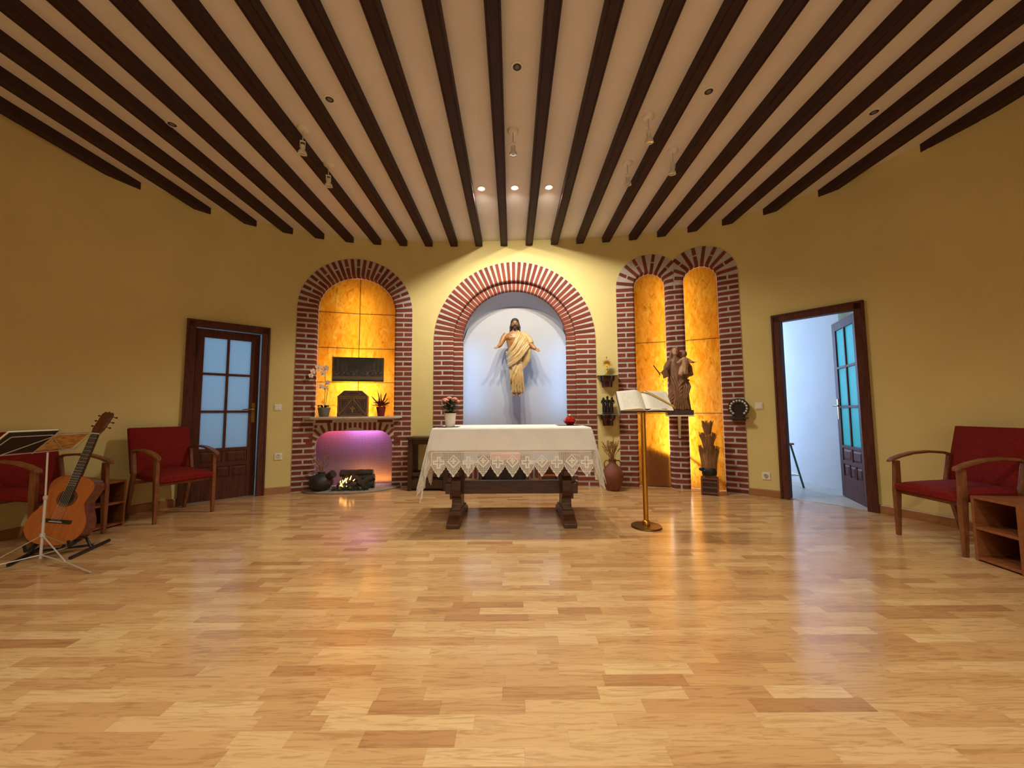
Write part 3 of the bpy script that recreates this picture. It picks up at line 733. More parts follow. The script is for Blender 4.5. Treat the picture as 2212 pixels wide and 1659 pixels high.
# --- twin arches
tw = thing('brick_twin_arch', 'twin narrow red brick arches filled with backlit amber panels', 'arch')
bis = 2.2265
pier(tw, TA[0]['c'] - TA[0]['hw'], -1, 0, TA[0]['zs'], TA[0]['A'], P_, .10, off=0); pier(tw, TA[1]['c'] + TA[1]['hw'], 1, 0, TA[1]['zs'], TA[1]['A'], P_, .10, off=0)
am1 = lambda q: (bis - TA[0]['c']) / max(.001, math.cos(q)) - TA[0]['hw'] - .004 if math.cos(q) > 0 else 9
am2 = lambda q: (TA[1]['c'] - bis) / max(.001, -math.cos(q)) - TA[1]['hw'] - .004 if math.cos(q) < 0 else 9
voussoirs(tw, TA[0]['c'], TA[0]['zs'], TA[0]['hw'], TA[0]['A'], 10, P_, .10, amax=am1, off=1); voussoirs(tw, TA[1]['c'], TA[1]['zs'], TA[1]['hw'], TA[1]['A'], 10, P_, .10, amax=am2)
mortar(tw, TA[0]['c'], TA[0]['hw'], TA[0]['zs'], TA[0]['A'], P_, .10, legs=(True, False), amax=am1); mortar(tw, TA[1]['c'], TA[1]['hw'], TA[1]['zs'], TA[1]['A'], P_, .10, legs=(False, True), amax=am2)
c0, c1 = TA[0]['c'] + TA[0]['hw'], TA[1]['c'] - TA[1]['hw']; wd = c1 - c0; zc1 = 2.72
m = MB(); R = []
for k in range(9): R.append([W(c0 + a, lerp(0, zc1 + .03, k / 8), d) for a, d in prof_column(wd, P_ - .006 , .10)])
m.rings(R); m.build('mortar', M['mortar'], tw, 35)
n = int(zc1 / PITCHZ)
for k in range(n):
    zc = (k + .5) * zc1 / n
    if k % 2: brick(tw, (c0, zc), (1, 0), (0, 1), prof_column(wd, jit(P_), .095), BH)
    else:
        j = wd / 2; g = .011
        pl = prof_wrap(j - g, jit(P_), .095, .05); brick(tw, (c0, zc), (1, 0), (0, 1), pl, BH); brick(tw, (c1, zc), (-1, 0), (0, 1), pl, BH)
for T in TA:
    cc, rr, zz = T['c'], T['hw'] - .006, T['zs']; cuts = (.012, .985, 1.965)
    for k in range(2): panel(tw, [(cc - rr, cuts[k] + .002), (cc + rr, cuts[k] + .002), (cc + rr, cuts[k + 1] - .002), (cc - rr, cuts[k + 1] - .002)], .095)
    panel(tw, [(cc - rr, cuts[2] + .002), (cc + rr, cuts[2] + .002)] + [(cc + rr * math.cos(PI * q / 18), zz + rr * math.sin(PI * q / 18)) for q in range(19)], .095)
    for z in cuts[1:]: came(tw, (cc - rr, z), (cc + rr, z), .095)
lightbox(tw, 1.66, 2.80, -.02, 3.0, .105, .33)
boxlamp('twin_lamp_low', 2.23, .62, .325, .95, .9, 30, (1.0, .94, .78)); boxlamp('twin_lamp_mid', 2.23, 1.5, .325, .95, .9, 23); boxlamp('twin_lamp_high', 2.23, 2.4, .325, .9, .8, 12)
# board leaning inside the light box, seen as a shadow on the lower panels
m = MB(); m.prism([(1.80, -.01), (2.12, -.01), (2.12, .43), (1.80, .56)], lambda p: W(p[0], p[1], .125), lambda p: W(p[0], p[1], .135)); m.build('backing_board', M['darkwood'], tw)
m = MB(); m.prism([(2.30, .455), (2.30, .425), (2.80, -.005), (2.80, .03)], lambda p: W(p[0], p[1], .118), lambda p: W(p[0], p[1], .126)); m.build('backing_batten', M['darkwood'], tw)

# ------------------------------------------------------------------ ceiling lamps
def spot(name, loc, target, power, color, angle=1.9, blend=0.6, size=0.03):
    l = bpy.data.lights.new(name, 'SPOT'); l.energy = power; l.color = color; l.spot_size = angle; l.spot_blend = blend; l.shadow_soft_size = size
    o = bpy.data.objects.new(name, l); COL.objects.link(o); o.location = loc
    o.rotation_euler = (Vector(target) - Vector(loc)).to_track_quat('-Z', 'Y').to_euler(); return o
WARM = (1.0, 0.92, 0.78)
def downlight(x, y, lit, label, group):
    t = thing('recessed_light', label, 'ceiling light', (x, y, CEIL), 0, group)
    MB().lathe([(.030, -.001), (.047, -.001), (.047, -.004), (.043, -.007), (.031, -.006), (.030, -.001)], 28).build('trim_ring', M['whiteplastic'], t, 40)
    MB().lathe([(.0305, -.004), (.0305, -.0015), (.001, -.0015)], 24).build('lamp_can', M['black'], t, 40)
    if lit: MB().ball((0, 0, -.006), (.026, .026, .010), 16, 6).build('bulb', M['bulb'], t, 0)
    else: MB().ball((0, 0, -.004), (.019, .019, .006), 14, 6).build('bulb', M['greypot'], t, 0)
    return t
LIT = [(-.326, 4.035, 'leftmost of the three glowing recessed ceiling spotlights'), (.043, 4.023, 'middle one of the three glowing recessed ceiling spotlights'), (.421, 4.018, 'rightmost of the three glowing recessed ceiling spotlights')]
for x, y, lb in LIT:
    downlight(x, y, True, lb, 'lit recessed spotlights')
    spot('altar_spot', (x, y, CEIL - .03), (x, y + 1.1, 1.0), 118, WARM, 2.8, 1.0, .012)
for x, y, lb in [(.050, 2.55, 'unlit recessed ceiling light in the middle bay, nearest the top edge'), (-1.426, 2.823, 'unlit recessed ceiling light left of centre, above the fireplace side'), (1.539, 2.77, 'unlit recessed ceiling light right of centre, above the twin arches side'),
                 (-2.891, 3.072, 'unlit recessed ceiling light far on the guitar side'), (3.026, 2.986, 'unlit recessed ceiling light far on the open door side')]:
    downlight(x, y, False, lb, 'unlit recessed lights')
# the lit row over and behind the camera that brightens the near floor
for x, y, lb in [(-1.39, .80, 'glowing recessed spotlight above the near floor on the guitar side'), (.053, .80, 'glowing recessed spotlight above the near floor in the middle bay'), (1.50, .80, 'glowing recessed spotlight above the near floor on the open door side'),
                 (-1.39, -.9, 'glowing recessed spotlight behind the camera on the guitar side'), (.053, -.9, 'glowing recessed spotlight behind the camera in the middle bay'), (1.50, -.9, 'glowing recessed spotlight behind the camera on the open door side')]:
    downlight(x, y, True, lb, 'recessed spotlights over the near floor')
    spot('room_spot', (x, y, CEIL - .03), (x, y, 0), 103, (.98, .93, .80), 2.22, .62, .05)

def ceiling_spot(x, y, label, yaw, tilt):
    t = thing('ceiling_spotlight', label, 'spotlight', (x, y, CEIL), yaw, 'white ceiling spotlights')
    MB().lathe([(.001, -.022), (.030, -.021), (.047, -.014), (.052, 0.0)], 28).build('canopy', M['whiteplastic'], t, 50)
    MB().tube([(0, 0, -.018), (0, 0, -.115)], .0045, 8).build('stem', M['chrome'], t, 40)
    Mx = Rx(tilt); q = MB()
    for s in (-1, 1): q.box(Mx @ Vector((s * .019, 0, -.028)) + Vector((0, 0, -.115)), (.004, .022, .06), Mx)
    q.box(Mx @ Vector((0, 0, -.002)) + Vector((0, 0, -.115)), (.042, .024, .006), Mx); q.build('bracket', M['whiteplastic'], t)
    MB().lathe([(.012, -.026), (.016, -.03), (.017, -.062), (.022, -.072), (.034, -.088), (.036, -.108), (.030, -.108), (.026, -.092), (.001, -.088)], 22, (0, 0, -.115), None, Mx).build('lamp_head', M['whiteplastic'], t, 40)
    MB().lathe([(.001, -.101), (.029, -.101), (.029, -.103), (.001, -.104)], 18, (0, 0, -.115), None, Mx).build('lens', M['glass'], t, 40)
for a in [(-1.805, 3.134, 'white ceiling spotlight nearer the camera of the two on the fireplace side', .5, .25), (-1.813, 3.612, 'white ceiling spotlight farther of the two on the fireplace side', .2, .2), (.022, 3.171, 'white ceiling spotlight alone in the middle bay above the altar', 0, .12),
          (1.159, 3.022, 'white ceiling spotlight nearest the camera of three on the twin arches side', -.4, .2), (1.544, 3.446, 'white ceiling spotlight farthest toward the open door', .3, .2), (1.164, 3.618, 'white ceiling spotlight farthest back of three near the twin arches', -.2, .2)]: ceiling_spot(*a)

# ------------------------------------------------------------------ wall plates
def wall_pose(s): n = WN(s); return math.atan2(n.y, n.x) - PI / 2
def switch(s, z, label):
    t = thing('light_switch', label, 'switch', W(s, z), wall_pose(s)); bev(MB().mm((-.041, -.010, -.041), (.041, .001, .041)).build('plate', M['whiteplastic'], t), .004); bev(MB().mm((-.029, -.015, -.029), (.029, -.008, .029)).build('rocker', M['whiteplastic'], t), .003)
def socket(s, z, label):
    t = thing('wall_socket', label, 'socket', W(s, z), wall_pose(s)); bev(MB().mm((-.043, -.010, -.043), (.043, .001, .043)).build('plate', M['whiteplastic'], t), .004)
    Q = Rx(PI / 2); MB().lathe([(.027, .010), (.027, .012), (.024, .012), (.0235, .0), (.001, .0)], 24, (0, 0, 0), None, Q).build('outlet_well', M['whiteplastic'], t, 40)
    q = MB()
    for sx in (-1, 1): q.tube([(sx * .0095, -.0005, 0), (sx * .0095, -.003, 0)], .003, 8)
    q.mm((-.004, -.012, .016), (.004, -.001, .022)); q.mm((-.004, -.012, -.022), (.004, -.001, -.016)); q.build('contacts', M['black'], t)
switch(-3.085, 1.094, 'white light switch beside the shut door'); socket(-3.06, .469, 'white wall socket low between the shut door and the fireplace')
switch(3.128, 1.072, 'white light switch between the twin arches and the open door'); socket(3.161, .242, 'white wall socket low beside the open door')

# ------------------------------------------------------------------ altar
al = thing('altar_table', 'dark wooden trestle altar table under a white lace cloth', 'altar table', (-.01, 3.73, 0))
def trestle(sx):
    x = sx * .515
    m = MB(); foot = [(-.335, 0), (-.335, .035), (-.30, .06), (-.20, .085), (-.17, .115), (.17, .115), (.20, .085), (.30, .06), (.335, .035), (.335, 0), (.25, 0), (.22, .018), (-.22, .018), (-.25, 0)]
    m.prism(foot, lambda p: (x - .058, p[0], p[1]), lambda p: (x + .058, p[0], p[1])); bev(m.build('foot', M['altarwood'], al), .006)
    m = MB(); post = [(-.14, .115), (-.10, .16), (-.10, .21), (-.15, .24), (-.17, .30), (-.15, .38), (-.10, .42), (-.10, .62), (-.17, .68), (-.24, .72), (-.28, .76), (-.28, .80)]
    post = post + [(-a, b) for a, b in reversed(post)]
    m.prism(post, lambda p: (x - .045, p[0], p[1]), lambda p: (x + .045, p[0], p[1])); bev(m.build('post', M['altarwood'], al), .005)
    m = MB(); m.mm((x - sx * .03, -.12, .255), (x + sx * .105, .12, .355)); m.mm((x - sx * .03, -.11, .205), (x + sx * .065, .11, .255)); m.mm((x - sx * .03, -.11, .355), (x + sx * .085, .11, .41)); m.mm((x - sx * .03, -.11, .41), (x + sx * .055, .11, .47)); bev(m.build('tusk_block', M['altarwood'], al), .006)
trestle(-1); trestle(1)
bev(MB().mm((-.50, -.03, .238), (.50, .03, .360)).build('stretcher', M['altarwood'], al), .004)
bev(MB().mm((-.685, -.365, .80), (.685, .365, .872)).build('tabletop', M['altarwood'], al), .004)
TX0, TX1, TY0, TY1, TZ = -.70, .69, 3.355, 4.10, .880
CL, CR, CF = .52, .47, .425      # drops left, right, front
def drape(X, Y):
    dx = max(TX0 - X, X - TX1, 0.0); dy = max(TY0 - Y, 0.0); sg = -1 if X < TX0 else 1; ex = TX0 if sg < 0 else TX1
    rd = .012
    if dx == 0 and dy == 0: return (X, Y, TZ)
    if dx == 0:
        wv = .012 * math.sin(X * 11 + 1.3) * (dy / CF) ** 1.3 + .008 * math.sin(X * 4.1) * dy / CF
        return (X, TY0 - min(dy, rd) * .6 - .05 * dy - wv, TZ - max(0, dy - .004))
    if dy == 0:
        wv = .04 * math.sin(Y * 16 + sg) * (dx / .5) ** 1.2
        return (ex + sg * (min(dx, rd) * .6 + .13 * dx + wv), Y, TZ - max(0, dx - .004))
    r = math.hypot(dx, dy); q = math.atan2(dy, dx)   # q=0 on the side edge, 90 deg on the front edge
    k = math.sin(2 * q) ** 1.0; sw = math.sin(q)
    ox = sg * (.007 + .10 * r * math.cos(q) ** 2 + .10 * r * k); oy = -(.007 + .05 * r * sw ** 2 + .15 * r * k)
    ripple = .050 * math.sin(6 * q) * r / .5
    return (ex + ox + sg * ripple * .5, TY0 + oy - ripple, TZ - r * (1 - .03 * k) + .004)
cl = thing('altar_cloth', 'white altar cloth with a deep crocheted lace border', 'tablecloth', (0, 0, 0))
BW = .218
sx0, sx1, sy0, sy1 = TX0 - CL + BW, TX1 + CR - BW, TY0 - CF + BW, TY1 + .012
m = MB(); xs = sorted(set([TX0, TX1] + list(np.linspace(sx0, TX0, 14)) + list(np.linspace(TX0, TX1, 60)) + list(np.linspace(TX1, sx1, 12))))
ys = sorted(set([TY0] + list(np.linspace(sy0, TY0, 12)) + list(np.linspace(TY0, sy1, 24)))); nx, ny = len(xs), len(ys)
m.v = [drape(x, y) for y in ys for x in xs]
m.f = [(j * nx + i, j * nx + i + 1, (j + 1) * nx + i + 1, (j + 1) * nx + i) for j in range(ny - 1) for i in range(nx - 1)]
o = m.build('linen', M['cloth'], cl, 0); sm = o.modifiers.new('solid', 'SOLIDIFY'); sm.thickness = .0015; sm.offset = 1
# crocheted border, cell by cell
cell = .0080; per_ = .1280
def border_state(X, Y):
    """distance below the hem v, coordinate along the hem, which edge; None when outside"""
    vy = sy0 - Y; vx = max(sx0 - X, X - sx1)
    if vy <= 0 and vx <= 0: return None
    if vy >= vx: return vy, X - .0
    return vx, Y - .02
def lace_cell(X, Y):
    st = border_state(X, Y)
    if st is None: return 0
    v, u = st; i = math.floor(u / per_ + .5); lx = u - i * per_; al_ = abs(lx) / (per_ / 2)
    vmax = .122 + .095 * max(0.0, 1 - al_) ** .85
    if v > vmax: return 0
    if v > vmax - .013 or v < .008: return 2
    cv = .082
    if i % 2 == 0:
        dd = abs(lx) + abs(v - cv); 
        if .038 < dd < .060: return 2
        if dd < .030 and (abs(lx) < .0085 or abs(v - cv) < .0085) : return 2
    else:
        a_, b_ = abs(lx), abs(v - cv - .01)
        if (a_ < .021 and b_ < .050) or (b_ < .021 and a_ < .050):
            if (a_ < .0045 and b_ < .034) or (b_ < .0045 and a_ < .034): return 1
            return 2
    return 1
m = MB(); gx0, gx1, gy0, gy1 = TX0 - CL, TX1 + CR, TY0 - CF, TY1 + .01
NX_, NY_ = int((gx1 - gx0) / cell), int((gy1 - gy0) / cell); th = .0014
def lq(x0, x1, y0, y1):
    m.add([drape(x0, y0), drape(x1, y0), drape(x1, y1), drape(x0, y1)], [(0, 1, 2, 3)])
for i in range(NX_):
    for j in range(NY_):
        X, Y = gx0 + (i + .5) * cell, gy0 + (j + .5) * cell
        k = lace_cell(X, Y)
        if k == 0: continue
        a, b, c_, d_ = X - cell / 2, X + cell / 2, Y - cell / 2, Y + cell / 2
        if k == 2: lq(a, b, c_, d_)
        else: lq(a - th, a + th, c_, d_); lq(a, b, c_ - th, c_ + th)
o = m.build('lace_border', M['lace'], cl); sm = o.modifiers.new('solid', 'SOLIDIFY'); sm.thickness = .0012
# rose pot, dark place mat, sanctuary lamp
pm = thing('plant_mat', 'flat dark mat under the pot of roses', 'mat', (-.60, 3.57, TZ + .002)); bev(MB().mm((-.085, -.09, 0), (.10, .11, .003)).build('sheet', M['darkwood'], pm), .001)
rp = thing('rose_plant', 'pink roses with green leaves in a ribbed white pot on the altar', 'potted plant', (-.575, 3.53, TZ + .0055))
MB().lathe([(.001, 0), (.041, 0), (.044, .01), (.054, .115), (.056, .125), (.051, .125), (.048, .11), (.001, .105)], 32, (0, 0, 0), lambda q, z: 1 + .012 * math.sin(z * 700) * (1 if z > .01 else 0)).build('pot', M['whiteplastic'], rp, 50)
MB().lathe([(.001, .118), (.049, .112), (.049, .135), (.001, .140)], 18).build('soil', M['soil'], rp)
rg = random.Random(11); m = MB()
def leafq(m, p, dr, L, wd, up=(0, 0, 1), curl=.2):
    p = Vector(p); dr = Vector(dr).normalized(); s = dr.cross(Vector(up)); s = s.normalized() if s.length > 1e-4 else Vector((1, 0, 0)); n = s.cross(dr)
    V = [p, p + dr * L * .35 + s * wd / 2 + n * curl * L * .15, p + dr * L * .75 + s * wd * .36, p + dr * L - n * curl * L * .25, p + dr * L * .75 - s * wd * .36, p + dr * L * .35 - s * wd / 2 + n * curl * L * .15]
    m.add(V, [(0, 1, 2, 3), (0, 3, 4, 5)])
for k in range(190):
    a = rg.uniform(0, 2 * PI); r = rg.uniform(.005, .07); z = .135 + rg.uniform(0, .095); leafq(m, (r * math.cos(a), r * math.sin(a), z), (math.cos(a), math.sin(a), rg.uniform(-.3, .6)), rg.uniform(.030, .052), .028)
m.build('foliage', M['leaf'], rp)['kind'] = 'stuff'
for (x, y, z, r) in ((-.045, -.02, .245, .030), (-.012, .01, .262, .028), (.045, -.03, .252, .028), (.066, -.01, .232, .026), (-.03, -.05, .235, .024)):
    m = MB(); m.tube([(0, 0, .13), (x * .6, y * .6, .2), (x, y, z)], .002, 5); m.build('stem', M['leaf'], rp)
    m = MB()
    for ring, (nr, rr, zz) in enumerate(((3, .25, .6), (5, .55, .4), (6, .95, .05))):
        for k in range(nr):
            a = 2 * PI * k / nr + ring; m.ball((x + r * rr * .6 * math.cos(a), y + r * rr * .6 * math.sin(a), z + r * zz * .5), (r * .5, r * .5, r * .38), 8, 5)
    m.ball((x, y, z + r * .1), r * .55, 8, 5); m.build('bloom', M['pink'], rp, 0)
mt = thing('lamp_mat', 'flat grey mat under the red lamp on the altar', 'mat', (.58, 3.83, TZ + .002)); bev(MB().mm((-.13, -.13, 0), (.09, .12, .003)).build('sheet', M['darkwood'], mt), .001)
rl = thing('sanctuary_lamp', 'faceted red glass oil lamp on the altar corner', 'lamp', (.575, 3.80, TZ + .0055))
MB().lathe([(.001, 0), (.030, 0), (.040, .010), (.066, .036), (.068, .042), (.060, .052), (.030, .082), (.018, .088), (.016, .092), (.001, .092)], 10).build('glass_body', M['redglass'], rl, 20)
MB().lathe([(.014, .088), (.014, .100), (.007, .106), (.001, .107)], 16).build('burner', M['chrome'], rl, 40)

# low cabinet with pink runner, small open rack (behind the altar)
yb = 5.10
cb = thing('low_cabinet', 'low dark cabinet with open front standing behind the altar', 'cabinet', (-.115, yb, 0))
m = MB(); m.mm((-.335, -.01, 0), (-.285, .16, .43)); m.mm((.285, -.01, 0), (.335, .16, .43)); m.mm((-.285, 0, .0), (.285, .16, .09)); m.mm((-.285, .14, .09), (.285, .16, .41)); bev(m.build('body', M['darkwood'], cb), .004); bev(MB().mm((-.35, -.02, .41), (.35, .16, .44)).build('top', M['darkwood'], cb), .004)
for k in range(6): MB().mm((-.25 + k * .09, .10, .09), (-.235 + k * .09, .115, .40)).build('baluster', M['darkwood'], cb)
rn = thing('pink_runner', 'folded pink cloth lying on the low cabinet behind the lace', 'cloth', (-.105, yb - .02, .442)); bev(MB().mm((-.19, 0, 0), (.21, .15, .022)).build('fold', M['pink'], rn), .008); bev(MB().mm((-.19, -.006, -.055), (.21, -.0005, .020)).build('overhang', M['pink'], rn), .002)
rk = thing('wooden_rack', 'small open wooden box rack behind the altar leg', 'rack', (.49, yb, 0)); m = MB()
m.mm((-.13, 0, 0), (-.105, .15, .36)); m.mm((.105, 0, 0), (.13, .15, .36)); m.mm((-.105, .14, 0), (.105, .15, .36)); bev(m.build('body', M['shelfwood'], rk), .003)
for z in (.0, .165, .34): bev(MB().mm((-.105, .0, z), (.105, .14, z + .02)).build('shelf', M['shelfwood'], rk), .002)
# side table
stt = thing('side_table', 'dark wooden side table with an open lower frame left of the altar', 'side table', (-1.10, 5.14, 0), math.radians(-3))
for sx in (-1, 1):
    for sy in (-1, 1): bev(MB().mm((sx * .235 - .028, sy * .11 - .028, 0), (sx * .235 + .028, sy * .11 + .028, .66)).build('leg', M['darkwood'], stt), .004)
bev(MB().mm((-.285, -.155, .66), (.285, .155, .695)).build('top', M['darkwood'], stt), .005)
for z0, z1 in ((.60, .66), (.19, .235)):
    for sy in (-1, 1): bev(MB().mm((-.21, sy * .11 - .012, z0), (.21, sy * .11 + .012, z1)).build('rail', M['darkwood'], stt), .003)
    for sx in (-1, 1): bev(MB().mm((sx * .235 - .012, -.09, z0), (sx * .235 + .012, .09, z1)).build('rail', M['darkwood'], stt), .003)
bev(MB().mm((-.22, -.12, .03), (.22, .12, .14)).build('lower_shelf', M['darkwood'], stt), .004)

# ------------------------------------------------------------------ lectern and book
lc = thing('lectern', 'tall brass lectern stand with a round base', 'lectern', (1.175, 3.425, 0))
MB().lathe([(.001, 0), (.128, 0), (.131, .006), (.128, .016), (.05, .020), (.032, .026), (.001, .026)], 40).build('base', M['brassold'], lc, 40)
MB().lathe([(.034, .024), (.036, .04), (.030, .055), (.024, .062), (.001, .062)], 24).build('collar', M['brass'], lc, 50)
MB().lathe([(.0215, .05), (.0215, 1.03), (.001, 1.03)], 24).build('pole', M['brass'], lc, 40)
TLT = math.radians(38)
m = MB(); Q = Rz(-.12) @ Rx(TLT); m.box(Q @ Vector((0, 0, .0)) + Vector((.01, .0, 1.095)), (.34, .26, .008), Q); m.box(Q @ Vector((0, -.128, .012)) + Vector((.01, 0, 1.095)), (.34, .008, .03), Q); bev(m.build('tray', M['brassold'], lc), .002)
bkk = thing('open_book', 'large open book with a gold ribbon lying on the lectern', 'book', (1.185, 3.425, 1.095), rot=Q.to_euler())
def page(sg, name, mat, z0=.010, zt=.034):
    def top(u): return z0 + zt * (math.sin(min(1, u * 3.2) * PI / 2) * (1 - .62 * u))
    m = MB(); n = 14; Wp, Hp = .222, .142
    R = []
    for k in range(n + 1):
        u = k / n; x = sg * u * Wp; R.append([(x, -Hp + .01, z0 * .6), (x, Hp - .01, z0 * .6), (x, Hp, top(u)), (x, -Hp, top(u))])
    m.rings(R); return m.build(name, mat, bkk, 50)
t = NT('printed_page'); v = t.coords(); sp = t.n.new('ShaderNodeSeparateXYZ'); t.lk(v, sp.inputs[0]); yl_ = t.math('FRACT', t.math('MULTIPLY', sp.outputs[1], 95.0)); n_ = t.noise(t.coords((90, 6, 1)), 3.0, 2)
ax = t.math('ABSOLUTE', sp.outputs[0]); ink = t.math('MULTIPLY', t.math('GREATER_THAN', yl_, .52), t.math('GREATER_THAN', n_, .46)); ink = t.math('MULTIPLY', ink, t.math('GREATER_THAN', ax, .035)); ink = t.math('MULTIPLY', ink, t.math('LESS_THAN', ax, .195)); ink = t.math('MULTIPLY', ink, t.math('LESS_THAN', t.math('ABSOLUTE', sp.outputs[1]), .112))
geo = t.n.new('ShaderNodeNewGeometry'); t.lk(t.mix(t.math('MULTIPLY', ink, .30), srgb(228, 222, 206), srgb(90, 84, 80)), t.b.inputs['Base Color']); t.b.inputs['Roughness'].default_value = .8; M['page'] = t.m
page(-1, 'page_block', M['page'], .012, .040); page(1, 'page_block', M['page'], .010, .026)
bev(MB().mm((-.232, -.148, .001), (.232, .148, .006)).build('cover', M['darkwood'], bkk), .002)
m = MB(); P0 = [(.004, .144, .014), (.03, .12, .045), (.09, .06, .045), (.16, -.01, .036), (.215, -.07, .026), (.236, -.09, .022), (.244, -.10, .006)]
for k in range(len(P0) - 1):
    a, b = Vector(P0[k]), Vector(P0[k + 1]); s = Vector((.006, .006, 0)); m.add([a - s, a + s, b + s, b - s], [(0, 1, 2, 3)])
o = m.build('ribbon', M['ribbon'], bkk); o.modifiers.new('solid', 'SOLIDIFY').thickness = .0012

# ------------------------------------------------------------------ armchairs and box shelves
def armchair(label, loc, rz):
    t = thing('armchair', label, 'chair', loc, rz, 'red armchairs along the wall')      # faces local -y
    for s in (-1, 1):
        x = s * .240
        def taper(m, P, Wd):
            R = []
            for (p, w_) in zip(P, Wd): R.append([(p[0] - w_[0], p[1] - w_[1], p[2]), (p[0] + w_[0], p[1] - w_[1], p[2]), (p[0] + w_[0], p[1] + w_[1], p[2]), (p[0] - w_[0], p[1] + w_[1], p[2])])
            m.rings(R)
        m = MB(); taper(m, [(x, -.25, 0), (x, -.24, .36), (x, -.235, .44), (x * .995, -.23, .60)], [(.013, .014), (.017, .024), (.016, .024), (.014, .022)]); bev(m.build('leg', M['chairwood'], t), .004)
        m = MB(); taper(m, [(x, .25, 0), (x, .175, .36), (x, .16, .44), (x, .195, .66)], [(.013, .015), (.017, .024), (.016, .022), (.014, .016)]); bev(m.build('leg', M['chairwood'], t), .004)
        P = [(x * .98, .225, .640), (x, .15, .667), (x * 1.02, .03, .675), (x * 1.03, -.09, .664), (x * 1.03, -.19, .638), (x * 1.03, -.265, .608), (x * 1.03, -.288, .596)]
        R = []; wds = [.014, .018, .023, .026, .027, .024, .014]
        for k, p in enumerate(P):
            w_ = wds[k]; h = .012; R.append([(p[0] - w_, p[1], p[2] - h), (p[0] + w_, p[1], p[2] - h), (p[0] + w_, p[1], p[2] + h * .7), (p[0] - w_, p[1], p[2] + h * .7)])
        bev(MB().rings(R).build('armrest', M['chairwood'], t), .005)
    def cush(nm, w_, L, h, bul, Mx, off):
        def fn(u, v):
            return None
        m = MB(); nx, ny = 14, 14; top, bot = [], []
        R = []
        for j in range(ny + 1):
            pass
        def P(u, v, sgn):
            x = (u - .5) * w_; y = (v - .5) * L; e = (1 - (2 * u - 1) ** 6) * (1 - (2 * v - 1) ** 6)
            z = sgn * (h / 2 * (.55 + .45 * e ** .5)) + (bul * (1 - (2 * u - 1) ** 2) * (1 - (2 * v - 1) ** 2) if sgn > 0 else 0)
            return Mx @ Vector((x, y, z)) + Vector(off)
        for sgn in (1, -1):
            b = len(m.v); m.v += [tuple(P(i / nx, j / ny, sgn)) for j in range(ny + 1) for i in range(nx + 1)]
            for j in range(ny):
                for i in range(nx):
                    f = (b + j * (nx + 1) + i, b + j * (nx + 1) + i + 1, b + (j + 1) * (nx + 1) + i + 1, b + (j + 1) * (nx + 1) + i); m.f.append(f if sgn > 0 else tuple(reversed(f)))
        n1 = (nx + 1) * (ny + 1); bd = [i for i in range(nx + 1)] + [j * (nx + 1) + nx for j in range(1, ny + 1)] + [ny * (nx + 1) + i for i in range(nx - 1, -1, -1)] + [j * (nx + 1) for j in range(ny - 1, 0, -1)]
        for k in range(len(bd)): a, b_ = bd[k], bd[(k + 1) % len(bd)]; m.f.append((a, a + n1, b_ + n1, b_))
        return bev(m.build(nm, M['red'], t, 50), .006)
    cush('seat', .448, .50, .085, .018, Rx(math.radians(3)), (0, -.02, .405))
    cush('backrest', .510, .46, .075, .012, Rx(math.radians(90 - 14)), (0, .235, .655))
    MB().mm((-.225, -.225, .335), (.225, -.20, .365)).build('seat_rail', M['chairwood'], t); MB().mm((-.225, .15, .335), (.225, .175, .365)).build('seat_rail', M['chairwood'], t)
    return t
armchair('red armchair with wooden arms standing beside the shut glazed door', (-3.46, 3.92, 0), math.radians(67))
armchair('red armchair behind the guitar and music stand', (-3.775, 3.11, 0), math.radians(88))
armchair('red armchair on the open door side of the room', (3.39, 2.93, 0), math.radians(-93))
def box_shelf(label, loc, rz, w_, dp, h):
    t = thing('box_shelf', label, 'shelf', loc, rz, 'small wooden box shelves'); e = .018; m = MB()
    bev(MB().mm((-w_ / 2, -dp / 2, 0), (-w_ / 2 + e, dp / 2, h)).build('side_panel', M['shelfwood'], t), .002); bev(MB().mm((w_ / 2 - e, -dp / 2, 0), (w_ / 2, dp / 2, h)).build('side_panel', M['shelfwood'], t), .002); MB().mm((-w_ / 2 + e, dp / 2 - .008, 0), (w_ / 2 - e, dp / 2, h)).build('back_panel', M['shelfwood'], t)
    for nm, z in (('bottom_board', .012), ('middle_shelf', h * .49), ('top_board', h - e)): bev(MB().mm((-w_ / 2 + e, -dp / 2, z), (w_ / 2 - e, dp / 2 - .008, z + e)).build(nm, M['shelfwood'], t), .002)
box_shelf('small two-tier wooden box shelf beside the armchair on the open door side', (3.32, 2.50, 0), math.radians(-95), .27, .40, .43)
box_shelf('small two-tier wooden box shelf between the two armchairs behind the guitar', (-3.80, 3.50, 0), math.radians(83), .26, .36, .41)

# ------------------------------------------------------------------ guitar, its stand, music stand
GE = (Rz(math.radians(13)) @ Rx(math.radians(-12)) @ Ry(math.radians(9))).to_euler()
gt = thing('guitar', 'classical guitar with orange-brown top leaning on a black stand', 'guitar', (-3.345, 2.80, .085), rot=GE)
half = [(0, .0), (.07, .004), (.13, .03), (.172, .08), (.184, .135), (.172, .19), (.145, .24), (.124, .285), (.120, .315), (.130, .355), (.139, .40), (.132, .44), (.10, .472), (.05, .485), (0, .487)]
def spline(P, n=4):
    out = []
    for i in range(len(P) - 1):
        p0, p1, p2, p3 = P[max(0, i - 1)], P[i], P[i + 1], P[min(len(P) - 1, i + 2)]
        for k in range(n):
            t = k / n; out.append(tuple(.5 * ((2 * p1[j]) + (-p0[j] + p2[j]) * t + (2 * p0[j] - 5 * p1[j] + 4 * p2[j] - p3[j]) * t * t + (-p0[j] + 3 * p1[j] - 3 * p2[j] + p3[j]) * t ** 3) for j in range(len(p1))))
    return out + [P[-1]]
